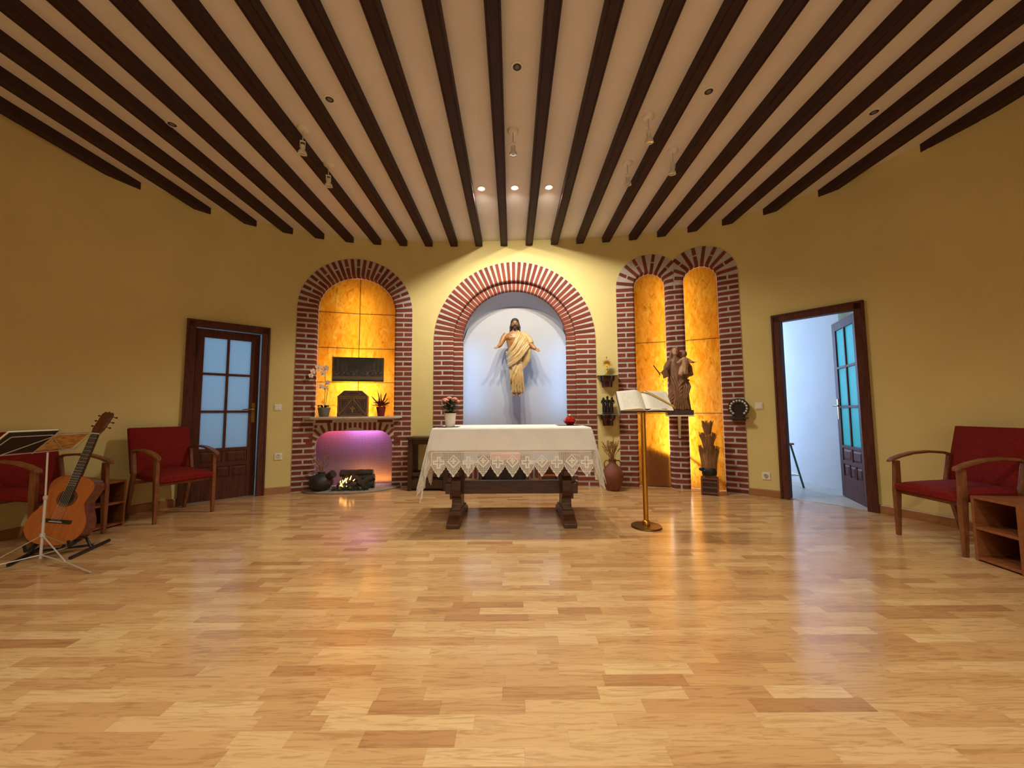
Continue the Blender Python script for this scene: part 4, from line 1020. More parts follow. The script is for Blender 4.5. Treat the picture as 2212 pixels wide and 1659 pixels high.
hp_ = spline(half, 3); outl = [(x, z) for x, z in hp_] + [(-x, z) for x, z in reversed(hp_[1:-1])]
MB().prism(outl, lambda p: (p[0], -.001, p[1]), lambda p: (p[0], .092, p[1])).build('body', M['guitar_side'], gt, 40)
MB().prism(outl, lambda p: (p[0] * .99, -.004, p[1] * .99 + .002), lambda p: (p[0] * .99, -.001, p[1] * .99 + .002)).build('soundboard', M['guitar_top'], gt)
Q = Rx(PI / 2); MB().lathe([(.001, .0055), (.043, .0055), (.043, .004), (.001, .004)], 28, (0, 0, .325), None, Q).build('sound_hole', M['black'], gt); MB().lathe([(.044, .004), (.044, .006), (.062, .006), (.062, .004)], 32, (0, 0, .325), None, Q).build('rosette', M['guitar_side'], gt)
m = MB(); m.mm((-.09, -.012, .150), (.09, -.004, .176)); m.mm((-.045, -.017, .155), (.045, -.012, .168)); bev(m.build('bridge', M['ebony'], gt), .003)
MB().mm((-.04, -.019, .158), (.04, -.0165, .162)).build('saddle', M['whiteplastic'], gt)
bev(MB().hexa([(-.029, -.013, .36), (.029, -.013, .36), (.029, -.004, .36), (-.029, -.004, .36), (-.026, -.013, .81), (.026, -.013, .81), (.026, -.004, .81), (-.026, -.004, .81)]).build('fingerboard', M['ebony'], gt), .001)
MB().rings([[(-.026, -.004, .47), (.026, -.004, .47), (.020, .022, .47), (-.020, .022, .47)], [(-.025, -.004, .81), (.025, -.004, .81), (.016, .016, .81), (-.016, .016, .81)]]).build('neck', M['guitar_side'], gt)
m = MB()
for k in range(1, 17): z = .81 - .65 * (1 - 2 ** (-k / 12)); m.mm((-.028, -.0142, z - .0009), (.028, -.013, z + .0009))
m.build('frets', M['chrome'], gt)
MB().mm((-.026, -.016, .808), (.026, -.004, .815)).build('nut', M['whiteplastic'], gt)
Qh = Rx(math.radians(-14)); hd = [(-.026, 0), (.026, 0), (.036, .04), (.037, .16), (.026, .185), (.010, .180), (0, .19), (-.010, .180), (-.026, .185), (-.037, .16), (-.036, .04)]
f0 = lambda dy: (lambda p: Qh @ Vector((p[0], dy, p[1])) + Vector((0, -.006, .812)))
bev(MB().prism(hd, f0(-.006), f0(.012)).build('headstock', M['guitar_side'], gt), .002)
for s in (-1, 1):
    for k in range(3):
        m = MB(); p = Qh @ Vector((s * .034, .003, .06 + k * .045)) + Vector((0, -.006, .812)); e = Qh @ Vector((s * .060, .012, .06 + k * .045)) + Vector((0, -.006, .812)); m.tube([p, e], .003, 6); m.ball(e, (.009, .005, .007), 8, 5); m.build('tuning_peg', M['whiteplastic'] if k == 9 else M['ebony'], gt)
m = MB()
for k in range(6): m.tube([((k - 2.5) * .0105, -.019, .16), ((k - 2.5) * .0082, -.0165, .81)], .0006, 4)
m.build('strings', M['chrome'], gt)
gs = thing('guitar_stand', 'black folding guitar stand with padded feet under the guitar', 'guitar stand', (-3.335, 2.875, 0), math.radians(24))
for s in (-1, 1):
    m = MB(); m.tube([(s * .15, -.20, .013), (s * .19, .19, .013)], .012, 8); m.build('foot_bar', M['black'], gs, 40)
    m = MB(); m.tube([(s * .17, .0, .015), (s * .12, .03, .10), (s * .11, -.06, .085), (s * .11, -.135, .075), (s * .11, -.15, .12)], .009, 8); m.build('cradle_arm', M['black'], gs, 40)
MB().tube([(-.17, .02, .03), (.17, .02, .03)], .008, 8).build('cross_bar', M['black'], gs, 40); MB().tube([(0, .02, .03), (.10, .10, .30), (.15, .13, .43)], .009, 8).build('back_post', M['black'], gs, 40)

ms = thing('music_stand', 'chrome folding music stand at the edge of the picture', 'music stand', (-3.19, 2.64, 0))
MB().tube([(0, 0, .05), (0, 0, .46)], .008, 10).build('lower_tube', M['chrome'], ms, 40); MB().tube([(0, 0, .44), (-.01, 0, .76)], .0055, 10).build('upper_tube', M['chrome'], ms, 40); MB().lathe([(.008, .44), (.012, .445), (.012, .465), (.006, .47)], 14).build('collar', M['chrome'], ms, 40); MB().lathe([(.008, .19), (.014, .195), (.014, .215), (.008, .22)], 14).build('hub', M['chrome'], ms, 40)
for a in (-14, -134, 106):
    ca, sa = math.cos(math.radians(a)), math.sin(math.radians(a)); m = MB(); m.tube([(0, 0, .075), (.25 * ca, .25 * sa, .05), (.49 * ca, .49 * sa, .006)], .0055, 8, .6); m.tube([(0, 0, .205), (.25 * ca, .25 * sa, .05)], .0045, 8, .6); m.build('leg', M['chrome'], ms, 40)
DQ = Rz(math.radians(93)) @ Rx(math.radians(-42)) @ Rz(PI)    # desk frame: local x along width, local y up the slope
def dk(x, y, z=0): return DQ @ Vector((x, y, z)) + Vector((-.05, -.01, .80))
m = MB()
for P in ([dk(-.26, -.06), dk(.26, -.06)], [dk(-.24, .12), dk(.24, .12)], [dk(-.18, -.06), dk(.02, .12)], [dk(.18, -.06), dk(-.02, .12)], [dk(0, -.07), dk(0, .17)], [dk(-.26, -.06), dk(-.24, .12)], [dk(.26, -.06), dk(.24, .12)], [dk(.20, -.06), dk(.20, -.06, .03)], [dk(-.20, -.06), dk(-.20, -.06, .03)]): m.tube(P, .0035, 6)
m.build('desk_frame', M['chrome'], ms, 40)
sh = thing('song_folder', 'open dark song folder with white page edges on the music stand', 'folder', (0, 0, 0)); B = Vector((-3.19, 2.64, 0))
def dkw(x, y, z=0): return dk(x, y, z) + B
# find which local side is the reading side (facing the chair)
SGN = 1 if (DQ @ Vector((0, 0, 1))).x < 0 else -1
def sheetbox(x0, x1, y0, y1, z0, z1, nm, mat, par): bev(MB().hexa([dkw(x0, y0, SGN * z0), dkw(x1, y0, SGN * z0), dkw(x1, y1, SGN * z0), dkw(x0, y1, SGN * z0), dkw(x0, y0, SGN * z1), dkw(x1, y0, SGN * z1), dkw(x1, y1, SGN * z1), dkw(x0, y1, SGN * z1)]).build(nm, mat, par), .001)
XS = 1 if dkw(.2, 0).y < dkw(-.2, 0).y else -1           # toward the camera along the desk
def ordx(a, b): return (min(XS * a, XS * b), max(XS * a, XS * b))
sheetbox(*ordx(.0, .27), -.055, .155, .005, .008, 'cover', M['ebony'], sh); sheetbox(*ordx(.004, .275), -.055, .160, .008, .017, 'pages', M['paper'], sh)
t = NT('sheet_print'); n_ = t.noise(t.coords((9, 9, 60)), 3, 4); t.lk(t.ramp(n_, [(.35, srgb(150, 104, 58)), (.55, srgb(196, 158, 96)), (.7, srgb(212, 184, 130))]), t.b.inputs['Base Color']); t.b.inputs['Roughness'].default_value = .8; M['sheet'] = t.m
sc_ = thing('song_sheet', 'loose yellowed printed sheet on the music stand beside the folder', 'sheet music', (0, 0, 0)); sheetbox(*ordx(-.235, -.004), -.055, .125, .005, .007, 'sheet', M['sheet'], sc_)

# ------------------------------------------------------------------ stool in the passage
so = thing('stool', 'wooden-topped stool with green metal legs in the passage', 'stool', (3.60, 5.22, .003)); bev(MB().mm((-.14, -.14, .555), (.14, .14, .58)).build('seat', M['shelfwood'], so), .006)
for sx in (-1, 1):
    for sy in (-1, 1): MB().tube([(sx * .11, sy * .11, .556), (sx * .215, sy * .16, 0)], .012, 8).build('leg', M['greenmetal'], so, 40)
z = .16; k = .11 + (.105) * (1 - z / .556); ky = .11 + .05 * (1 - z / .556)
for P in ([(-k, -ky, z), (k, -ky, z)], [(-k, ky, z), (k, ky, z)], [(-k, -ky, z), (-k, ky, z)], [(k, -ky, z), (k, ky, z)]): MB().tube(P, .008, 6).build('rung', M['chrome'], so, 40)

# ------------------------------------------------------------------ corbel shelves on the wall strip
def corbel(s, z, label):
    t = thing('corbel_shelf', label, 'shelf', W(s, z), wall_pose(s), 'fluted corbel shelves')
    prof = [(.062, -.155), (.066, -.150), (.068, -.10), (.074, -.085), (.094, -.06), (.099, -.03), (.098, -.008)]
    m = MB(); R = []; n = 33
    for r, zz in prof:
        ring = []
        for k in range(n):
            q = PI + PI * k / (n - 1); f = 1 + .035 * math.cos(k * PI * .999) ; ring.append((r * f * math.cos(q), r * f * 1.25 * math.sin(q) - .001, zz))
        R.append(ring)
    m.rings(R); m.build('corbel', M['corbel'], t, 25); bev(MB().mm((-.142, -.145, -.008), (.142, -.001, .0)).build('glass_top', M['glass'], t), .002); return t
corbel(1.318, 1.505, 'upper dark red fluted corbel shelf carrying the gilt monstrance'); corbel(1.318, .978, 'lower dark red fluted corbel shelf carrying the bronze figures')
mo = thing('monstrance', 'small gilt sunburst monstrance on the upper corbel shelf', 'monstrance', W(1.312, 1.506, -.075), wall_pose(1.312))
MB().lathe([(.001, 0), (.040, 0), (.042, .006), (.034, .014), (.016, .030), (.009, .045), (.012, .052), (.007, .060), (.006, .085), (.012, .092), (.006, .100), (.005, .125)], 20).build('foot', M['gold'], mo, 50)
m = MB()
for k in range(24):
    a = 2 * PI * k / 24; L = .072 if k % 2 == 0 else .055; d = Vector((math.cos(a), 0, math.sin(a))); s_ = Vector((-math.sin(a), 0, math.cos(a))); c_ = Vector((0, 0, .160))
    p, e = c_ + d * .022, c_ + d * L; m.hexa([p - s_ * .006 + Vector((0, -.003, 0)), p + s_ * .006 + Vector((0, -.003, 0)), e + s_ * .001 + Vector((0, -.001, 0)), e - s_ * .001 + Vector((0, -.001, 0)), p - s_ * .006 + Vector((0, .003, 0)), p + s_ * .006 + Vector((0, .003, 0)), e + s_ * .001 + Vector((0, .001, 0)), e - s_ * .001 + Vector((0, .001, 0))])
m.build('rays', M['gold'], mo); Q = Rx(PI / 2); MB().lathe([(.017, -.007), (.028, -.006), (.030, 0), (.028, .006), (.017, .007)], 24, (0, 0, .160), None, Q).build('ring', M['gold'], mo, 40); MB().lathe([(.001, -.003), (.018, -.003), (.018, .003), (.001, .003)], 20, (0, 0, .160), None, Q).build('window', M['ebony'], mo, 40)
m = MB(); m.mm((-.004, -.003, .228), (.004, .003, .262)); m.mm((-.013, -.003, .243), (.013, .003, .250)); m.build('cross', M['gold'], mo)
bg = thing('bronze_group', 'dark bronze group of three slim standing figures on the lower corbel shelf', 'figurine', W(1.312, .979, -.075), wall_pose(1.312))
MB().lathe([(.001, 0), (.080, 0), (.082, .008), (.070, .018), (.05, .026), (.001, .028)], 24).build('base', M['bronze'], bg, 40)
for (x, y, h, ln) in ((-.045, .0, .225, -.012), (-.002, .012, .245, 0.0), (.046, .0, .232, .010)):
    m = MB(); z0 = .024
    m.rings([[(x + r * math.cos(2 * PI * k / 12) + ln * (zz / h), y + r * .75 * math.sin(2 * PI * k / 12), z0 + zz) for k in range(12)] for zz, r in ((0, .030), (.05, .027), (.10, .022), (.13, .021), (.155, .028), (.172, .024), (.182, .010), (.19, .010))])
    hz = z0 + h - .045; m.ball((x + ln, y - .003, hz + .004), (.0175, .018, .0225), 10, 7)
    for s in (-1, 1): m.tube([(x + ln + s * .022, y, z0 + .168), (x + ln + s * .032, y - .008, z0 + .135), (x + ln + s * .016, y - .022, z0 + .115)], [.008, .007, .006], 7)
    remesh(m.build('figure', M['bronze'], bg, 0), .0035, 1)

# ------------------------------------------------------------------ dried plants, jug, straw sheaf
jg = thing('clay_jug', 'two-handled brown clay jug on the floor under the corbel shelves', 'jug', (1.30, 5.00, 0))
MB().lathe([(.001, 0), (.075, 0), (.085, .01), (.118, .09), (.134, .17), (.132, .22), (.105, .285), (.062, .325), (.046, .345), (.043, .375), (.052, .395), (.047, .397), (.036, .372), (.001, .35)], 32).build('body', M['clay'], jg, 50)
for s in (-1, 1): MB().tube([(s * .044, 0, .375), (s * .085, 0, .382), (s * .107, 0, .350), (s * .103, 0, .305), (s * .092, 0, .292)], .011, 8, .7).build('handle', M['clay'], jg, 50)
db = thing('dried_bouquet', 'bunch of dry golden stalks standing in the clay jug', 'dried flowers', (1.30, 5.00, .36)); rg = random.Random(5)
for k in range(34):
    a = rg.uniform(0, 2 * PI); sp = rg.uniform(.02, .14); h = rg.uniform(.16, .30) * (1.15 - sp * 1.5); P = [(.010 * math.cos(a), .010 * math.sin(a), -.02), (.4 * sp * math.cos(a), .3 * sp * math.sin(a), h * .5), (sp * math.cos(a), .55 * sp * math.sin(a) - .01, h)]
    m = MB(); m.tube(P, [.0022, .0018, .0012], 4); e = Vector(P[2]); d = (e - Vector(P[1])).normalized()
    for q in range(9): pp = e - d * (q * .010); m.ball(pp + Vector((rg.uniform(-.006, .006), rg.uniform(-.006, .006), 0)), (.0055, .0055, .008), 5, 3)
    m.build('stalk', M['dry'], db)
def straw_tier(t, z0, z1, r0, r1, n, seed, flat=.75):
    rg = random.Random(seed); core = MB(); core.rings([[(r * math.cos(2 * PI * k / 24) * (1 + .05 * math.sin(k * 5)), flat * r * math.sin(2 * PI * k / 24), z) for k in range(24)] for z, r in ((z0, r0 * .95), (lerp(z0, z1, .35), lerp(r0, r1, .25)), (lerp(z0, z1, .75), lerp(r0, r1, .62)), (z1 - .04, r1 * .72))]); core.build('sheaf_core', M['straw'], t, 60)
    m = MB()
    for k in range(n):
        a = rg.uniform(0, 2 * PI); h = z1 + rg.uniform(-.045, .022); rr = r1 * rg.uniform(.62, 1.10); m.tube([(r0 * math.cos(a), flat * r0 * math.sin(a), z0), (lerp(r0, rr, .45) * math.cos(a), flat * lerp(r0, rr, .45) * math.sin(a), lerp(z0, h, .6)), (rr * math.cos(a), flat * rr * math.sin(a), h)], rg.uniform(.0022, .0045), 4)
    for k in range(5): a = rg.uniform(0, 2 * PI); m.tube([(r1 * .7 * math.cos(a), flat * r1 * .7 * math.sin(a), z1 - .05), (r1 * 1.22 * math.cos(a), flat * r1 * 1.2 * math.sin(a), z1 + .0)], .0022, 4)
    m.build('straws', M['straw'], t)['kind'] = 'stuff'
sf = thing('straw_sheaf', 'three-tiered straw sheaf with a dark ribbon on a lattice box by the amber panel', 'sheaf', (2.412, 4.72, 0), math.radians(-27))
m = MB()
for sx in (-1, 1):
    for sy in (-1, 1): m.mm((sx * .088 - .009, sy * .07 - .009, 0), (sx * .088 + .009, sy * .07 + .009, .205))
for z in (.02, .085, .15, .19):
    for sy in (-1, 1): m.mm((-.088, sy * .07 - .006, z), (.088, sy * .07 + .006, z + .018))
    for sx in (-1, 1): m.mm((sx * .088 - .006, -.07, z), (sx * .088 + .006, .07, z + .018))
m.build('lattice_box', M['clay'], sf); MB().mm((-.078, -.060, .004), (.078, .060, .20)).build('liner', M['darkwood'], sf)
straw_tier(sf, .20, .575, .070, .112, 190, 1); straw_tier(sf, .555, .735, .050, .092, 130, 2); straw_tier(sf, .72, .880, .032, .064, 90, 3)
MB().lathe([(.074, .235), (.082, .24), (.084, .285), (.078, .315), (.074, .32)], 24, (0, 0, 0), lambda q, z: 1 + .04 * math.sin(5 * q)).build('ribbon', M['black'], sf, 60); m = MB(); m.ball((-.085, -.05, .305), (.03, .02, .022), 10, 6); m.ball((-.045, -.066, .285), (.026, .016, .02), 10, 6); m.build('bow', M['black'], sf, 0)

# bead ring ornament on its little shelf
rs = thing('ornament_shelf', 'little dark wall shelf on the brick pier beside the open door', 'shelf', W(2.915, .930, -.015), wall_pose(2.915)); bev(MB().mm((-.10, -.085, -.012), (.10, 0, .004)).build('board', M['darkwood'], rs), .002); bev(MB().mm((-.07, -.03, -.04), (.07, -.0, -.012)).build('cleat', M['darkwood'], rs), .002)
ro = thing('bead_ring', 'round dark ornament ringed with clear glass beads on the little shelf', 'ornament', W(2.915, .935, -.055), wall_pose(2.915) - .06); Q = Rx(PI / 2)
MB().lathe([(.062, -.016), (.110, -.016), (.115, -.008), (.115, .008), (.110, .016), (.062, .016), (.058, 0)], 40, (0, 0, .116), None, Q).build('ring', M['ebony'], ro, 40); MB().lathe([(.001, -.006), (.064, -.006), (.064, .006), (.001, .006)], 30, (0, 0, .116), None, Q).build('plaque', M['bronze'], ro, 40)
for k in range(14): a = math.radians(-48 + 276 * k / 13); MB().ball((.089 * math.cos(a), -.018, .116 + .089 * math.sin(a)), (.0145, .009, .0145), 10, 6).build('bead', M['chrome'], ro, 0)
bev(MB().mm((-.05, -.02, 0), (.05, .02, .010)).build('foot', M['darkwood'], ro), .002)

# ------------------------------------------------------------------ things on the mantel
def on_mantel(name, label, cat, s, d=-.03): return thing(name, label, cat, W(s, .969, d), wall_pose(s))
oq = on_mantel('orchid', 'white orchid in a grey pot on the mantel', 'potted plant', -2.545, -.04)
MB().lathe([(.001, 0), (.055, 0), (.060, .006), (.078, .105), (.080, .122), (.074, .122), (.070, .105), (.001, .10)], 28).build('pot', M['greypot'], oq, 50); MB().lathe([(.001, .10), (.072, .10), (.072, .108), (.001, .112)], 20).build('bark_mix', M['soil'], oq)
for a, L in ((.1, .155), (PI - .15, .17), (-.9, .09), (PI + .9, .10)):
    m = MB(); P = [(.02 * math.cos(a), .02 * math.sin(a), .105), (.5 * L * math.cos(a), .5 * L * math.sin(a), .150), (.85 * L * math.cos(a), .85 * L * math.sin(a), .150), (L * math.cos(a), L * math.sin(a), .125)]; sd = Vector((-math.sin(a), math.cos(a), 0))
    P = [Vector(p) for p in spline(P, 4)]; n = len(P); R = []
    for k, p in enumerate(P): w_ = .026 * math.sin(PI * min(.97, .12 + .86 * k / (n - 1))); R.append([p - sd * w_, p - Vector((0, 0, .004)), p + sd * w_, p + Vector((0, 0, .001))])
    m.rings(R); m.build('leaf', M['greyleaf'], oq, 60)
for st in ([(0, 0, .1), (.005, 0, .35), (.0, -.005, .55), (-.05, -.01, .645), (-.115, -.01, .63), (-.155, -.01, .59)], [(.01, 0, .1), (.03, 0, .3), (.035, 0, .42)]): MB().tube(spline(st, 4), .0035, 6).build('stem', M['greyleaf'], oq, 60)
def blossom(x, y, z, r, yaw):
    m = MB(); Mq = Rz(yaw)
    for k in range(5):
        a = PI / 2 + 2 * PI * k / 5; w_ = 1.0 if k in (1, 4) else .72; d = Vector((math.cos(a), 0, math.sin(a))); sd = Vector((-math.sin(a), 0, math.cos(a))); V = []
        for u, ww, dy in ((.05, .15, 0), (.45, .62 * w_, -.10), (.8, .55 * w_, -.12), (1.0, .12, -.02), (.8, -.55 * w_, -.12), (.45, -.62 * w_, -.10)): V.append(Vector((x, y, z)) + Mq @ (d * u * r + sd * ww * r * .75 + Vector((0, dy * r, 0))))
        m.add(V, [(0, 1, 2, 3), (0, 3, 4, 5)])
    m.ball(Vector((x, y, z)) + Mq @ Vector((0, -.012, -.002)), .009, 8, 5); o = m.build('blossom', M['orchid'], oq); o.modifiers.new('solid', 'SOLIDIFY').thickness = .0015
for b_ in ((-.075, -.03, .655, .046, .3), (.012, -.03, .645, .044, -.2), (-.02, -.035, .580, .042, .1), (-.14, -.03, .60, .040, .4), (-.165, -.03, .545, .036, .5), (.038, -.02, .455, .038, -.3), (-.04, -.03, .40, .036, .2), (.012, -.03, .385, .03, 0)): blossom(*b_)
tb = on_mantel('wooden_casket', 'dark carved wooden casket with a triangle and cross on its front', 'casket', -2.182, -.015)
oct_ = [(-.192, 0), (.192, 0), (.192, .275), (.112, .350), (-.112, .350), (-.192, .275)]
bev(MB().prism(oct_, lambda p: (p[0], -.07, p[1]), lambda p: (p[0], .07, p[1])).build('body', M['darkwood'], tb), .004)
M['casketlight'] = wood('casket_wood_light', srgb(84, 58, 34), srgb(124, 90, 56), .5, (10, 10, 3), 3.0)
def strip(P, wd, y, nm, closed=True, mat=None):
    m = MB(); n = len(P)
    for k in range(n if closed else n - 1):
        a, b = Vector((P[k][0], 0, P[k][1])), Vector((P[(k + 1) % n][0], 0, P[(k + 1) % n][1])); d = (b - a).normalized(); s_ = Vector((-d.z, 0, d.x)) * wd / 2; a, b = a - d * wd * .3, b + d * wd * .3
        f = Vector((0, y, 0)); g = Vector((0, -.069, 0)); m.hexa([a - s_ + g, b - s_ + g, b + s_ + g, a + s_ + g, a - s_ + f, b - s_ + f, b + s_ + f, a + s_ + f])
    bev(m.build(nm, mat or M['casketlight'], tb), .0015)
strip([(-.180, .012), (.180, .012), (.180, .245), (-.180, .245)], .022, -.080, 'front_frame'); strip([(-.165, .03), (0, .238), (.165, .03)], .026, -.084, 'triangle_rail', False); strip([(-.122, .035), (.122, .035), (0, .190)], .009, -.079, 'triangle_moulding')
strip([(-.150, .095), (-.150, .222), (-.052, .222)], .008, -.079, 'corner_moulding'); strip([(.150, .095), (.150, .222), (.052, .222)], .008, -.079, 'corner_moulding'); strip([(-.10, .290), (.10, .290), (.072, .325), (-.072, .325)], .009, -.078, 'lid_moulding'); strip([(-.188, .268), (.188, .268)], .02, -.079, 'lid_rail', False)
m = MB(); m.mm((-.0115, -.078, .052), (.0115, -.069, .142)); m.mm((-.034, -.078, .098), (.034, -.069, .121)); bev(m.build('cross', M['brassold'], tb), .002)
rq = on_mantel('red_plant', 'dark red plant with spiky leaves in a small pot on the mantel', 'potted plant', -1.815, -.04)
MB().lathe([(.001, 0), (.042, 0), (.045, .005), (.062, .115), (.064, .13), (.058, .13), (.001, .11)], 24).build('pot', M['redleaf'], rq, 50); rg = random.Random(9)
for k in range(46):
    a = rg.uniform(0, 2 * PI); el = rg.uniform(.15, 1.25); L = rg.uniform(.07, .13); m = MB(); leafq(m, (.02 * math.cos(a), .02 * math.sin(a), .12 + rg.uniform(0, .05)), (math.cos(a) * math.cos(el), math.sin(a) * math.cos(el), math.sin(el)), L, .026); m.build('leaf', M['redleaf'], rq).modifiers.new('solid', 'SOLIDIFY').thickness = .0015
for (x0, z0, x1, z1, w_) in ((-.02, .15, -.135, .285, .018), (-.01, .18, -.045, .345, .014), (0, .18, -.005, .33, .014), (.015, .17, .075, .335, .024), (.02, .15, .10, .26, .012)):
    m = MB(); leafq(m, (x0, -.01, z0), (x1 - x0, 0, z1 - z0), math.hypot(x1 - x0, z1 - z0), w_, (0, 1, 0)); m.build('spike', M['redleaf'], rq).modifiers.new('solid', 'SOLIDIFY').thickness = .0015
# picture in front of the amber panel: a plain generic dark scene
t = NT('dark_picture'); v = t.coords(); sp = t.n.new('ShaderNodeSeparateXYZ'); t.lk(v, sp.inputs[0]); X_, Z_ = sp.outputs[0], sp.outputs[2]
n1 = t.noise(t.coords((14, 1, 26)), 2.0, 4); n2 = t.noise(t.coords((5, 1, 3)), 3.0, 3)
band = t.math('SUBTRACT', 1.0, t.math('MINIMUM', 1.0, t.math('MULTIPLY', t.math('ABSOLUTE', t.math('ADD', Z_, .055)), 16.0)))
tabl = t.math('MULTIPLY', t.math('LESS_THAN', t.math('ABSOLUTE', t.math('ADD', Z_, .118)), .022), .6)
cA = t.ramp(n2, [(.35, srgb(22, 18, 12)), (.65, srgb(48, 42, 28))]); cA = t.mix(t.math('MULTIPLY', band, t.math('GREATER_THAN', n1, .55)), cA, srgb(104, 80, 54)); cA = t.mix(tabl, cA, srgb(110, 94, 62))
col = t.math('MULTIPLY', t.math('GREATER_THAN', t.math('FRACT', t.math('MULTIPLY', t.math('ABSOLUTE', X_), 18.0)), .62), t.math('MULTIPLY', t.math('GREATER_THAN', Z_, -.03), t.math('GREATER_THAN', t.math('ABSOLUTE', X_), t.math('ADD', t.math('MULTIPLY', Z_, .9), .12)))); cA = t.mix(t.math('MULTIPLY', col, .5), cA, srgb(70, 64, 48))
t.lk(cA, t.b.inputs['Base Color']); t.b.inputs['Roughness'].default_value = .35; M['picture'] = t.m
pc = thing('picture', 'long dark unframed picture hung across the amber panels above the casket', 'picture', W(-2.146, 1.624, .085), wall_pose(-2.146)); MB().mm((-.340, -.008, -.170), (.340, .004, .170)).build('board', M['picture'], pc)

# ------------------------------------------------------------------ hearth: log fire, dark pot with dry twigs
HZ = .027
lf_ = thing('log_fire', 'electric log fire with glowing embers on the hearth stone', 'log fire', (-2.075, 5.10, HZ), math.radians(8)); lf_.scale = (1.22, 1.0, 1.05)
def log(P, r, seed):
    rg = random.Random(seed); m = MB(); a, b = Vector(P[0]), Vector(P[1]); n = 8; m.tube([a.lerp(b, k / n) + Vector((rg.uniform(-.004, .004), rg.uniform(-.004, .004), rg.uniform(-.004, .004))) for k in range(n + 1)], [r * rg.uniform(.9, 1.1) for _ in range(n + 1)], 12); o = m.build('log', M['bark'], lf_, 50)
    d = (b - a).normalized()
    for e, s_ in ((a, -1), (b, 1)): MB().tube([e + d * s_ * .0005, e + d * s_ * .003], r * .86, 12).build('cut_end', M['logend'], o)
log([(-.17, .06, .178), (.17, .06, .180)], .046, 1); log([(-.14, .03, .10), (.19, .05, .12)], .045, 2); log([(-.18, -.03, .04), (.20, -.02, .042)], .040, 3); log([(.05, -.08, .05), (.17, .02, .13)], .036, 4); log([(-.10, -.10, .05), (-.02, .03, .16)], .026, 5); log([(-.16, -.06, .05), (-.09, .04, .15)], .022, 6); log([(.10, -.10, .045), (.01, .0, .14)], .024, 7)
rg = random.Random(4)
for k in range(16): x, y_, z = rg.uniform(-.15, .0), rg.uniform(-.115, -.07), rg.uniform(.025, .12); MB().tube([(x, y_, z), (x + rg.uniform(-.03, .03), y_ + .008, z + rg.uniform(.015, .05))], [.006, .002], 6).build('ember', M['ember'], lf_)
p = Vector((-2.10, 5.19, .14)); l = bpy.data.lights.new('fire_glow', 'POINT'); l.energy = 1.6; l.color = (1.0, .45, .12); l.shadow_soft_size = .03; o = bpy.data.objects.new('fire_glow', l); COL.objects.link(o); o.location = p
area('hearth_amber_fill', W(oc + .22, .05, .11), W(oc + .22, .35, .20), .50, .03, 2.2, (1.0, .40, .05))  # unseen floating area lamp, added to turn the lower screen orange
ga = thing('pine_garland', 'dark pine garland lying in front of the log fire', 'garland', (-2.08, 4.965, HZ), math.radians(6)); m = MB()
for k in range(420):
    x = rg.uniform(-.24, .22); y_ = rg.gauss(0, .03); z = abs(rg.gauss(.012, .016)); a = rg.uniform(0, 2 * PI); m.tube([(x, y_, z), (x + .035 * math.cos(a), y_ + .03 * math.sin(a), z + rg.uniform(0, .03))], .0022, 3)
m.tube([(-.24, 0, .012), (-.1, .015, .014), (.05, -.012, .012), (.22, .0, .012)], .008, 6); m.build('needles', M['pine'], ga)['kind'] = 'stuff'
for k in range(7): x = -.2 + k * .065; MB().ball((x, rg.uniform(-.04, 0), .030), (.014, .014, .018), 8, 5).build('cone', M['dry'] if k % 2 else M['bark'], ga, 0)
vp = thing('dark_pot', 'squat black pottery jar with a side spout on the hearth stone', 'jar', (-2.475, 4.985, HZ), math.radians(10))
MB().lathe([(.001, 0), (.085, 0), (.10, .012), (.142, .07), (.146, .11), (.130, .155), (.095, .188), (.055, .205), (.040, .215), (.044, .228), (.036, .228), (.03, .21), (.001, .20)], 30).build('body', M['darkclay'], vp, 50)
MB().tube([(.07, -.03, .14), (.12, -.05, .185), (.165, -.07, .215)], [.05, .046, .052], 16).build('spout', M['darkclay'], vp, 50)
tg = thing('dry_twigs', 'bare pale twigs and grasses standing in the black jar', 'dried branches', (-2.475, 4.985, HZ + .20)); rg = random.Random(8)
for k in range(16):
    a = rg.uniform(0, 2 * PI); sp_ = rg.uniform(.04, .16); h = rg.uniform(.10, .30); P = [(0.012 * math.cos(a), .012 * math.sin(a), -.01), (sp_ * .3 * math.cos(a), sp_ * .3 * math.sin(a), h * .45), (sp_ * .75 * math.cos(a + .3), sp_ * .5 * math.sin(a + .3) - .02, h * .8), (sp_ * 1.1 * math.cos(a), sp_ * .6 * math.sin(a) - .02, h)]
    MB().tube(spline(P, 3), .003 if k % 3 else .005, 5).build('twig', M['dry'] if k % 2 else M['stone'], tg)
for k in range(14): a = rg.uniform(PI * .7, PI * 1.3); L = rg.uniform(.14, .22); MB().tube([(0, 0, 0), (.6 * L * math.cos(a), .6 * L * math.sin(a) - .02, .03), (L * math.cos(a), L * math.sin(a) * .8 - .03, -.005 + rg.uniform(-.02, .04))], .0018, 4).build('grass', M['stone'], tg)

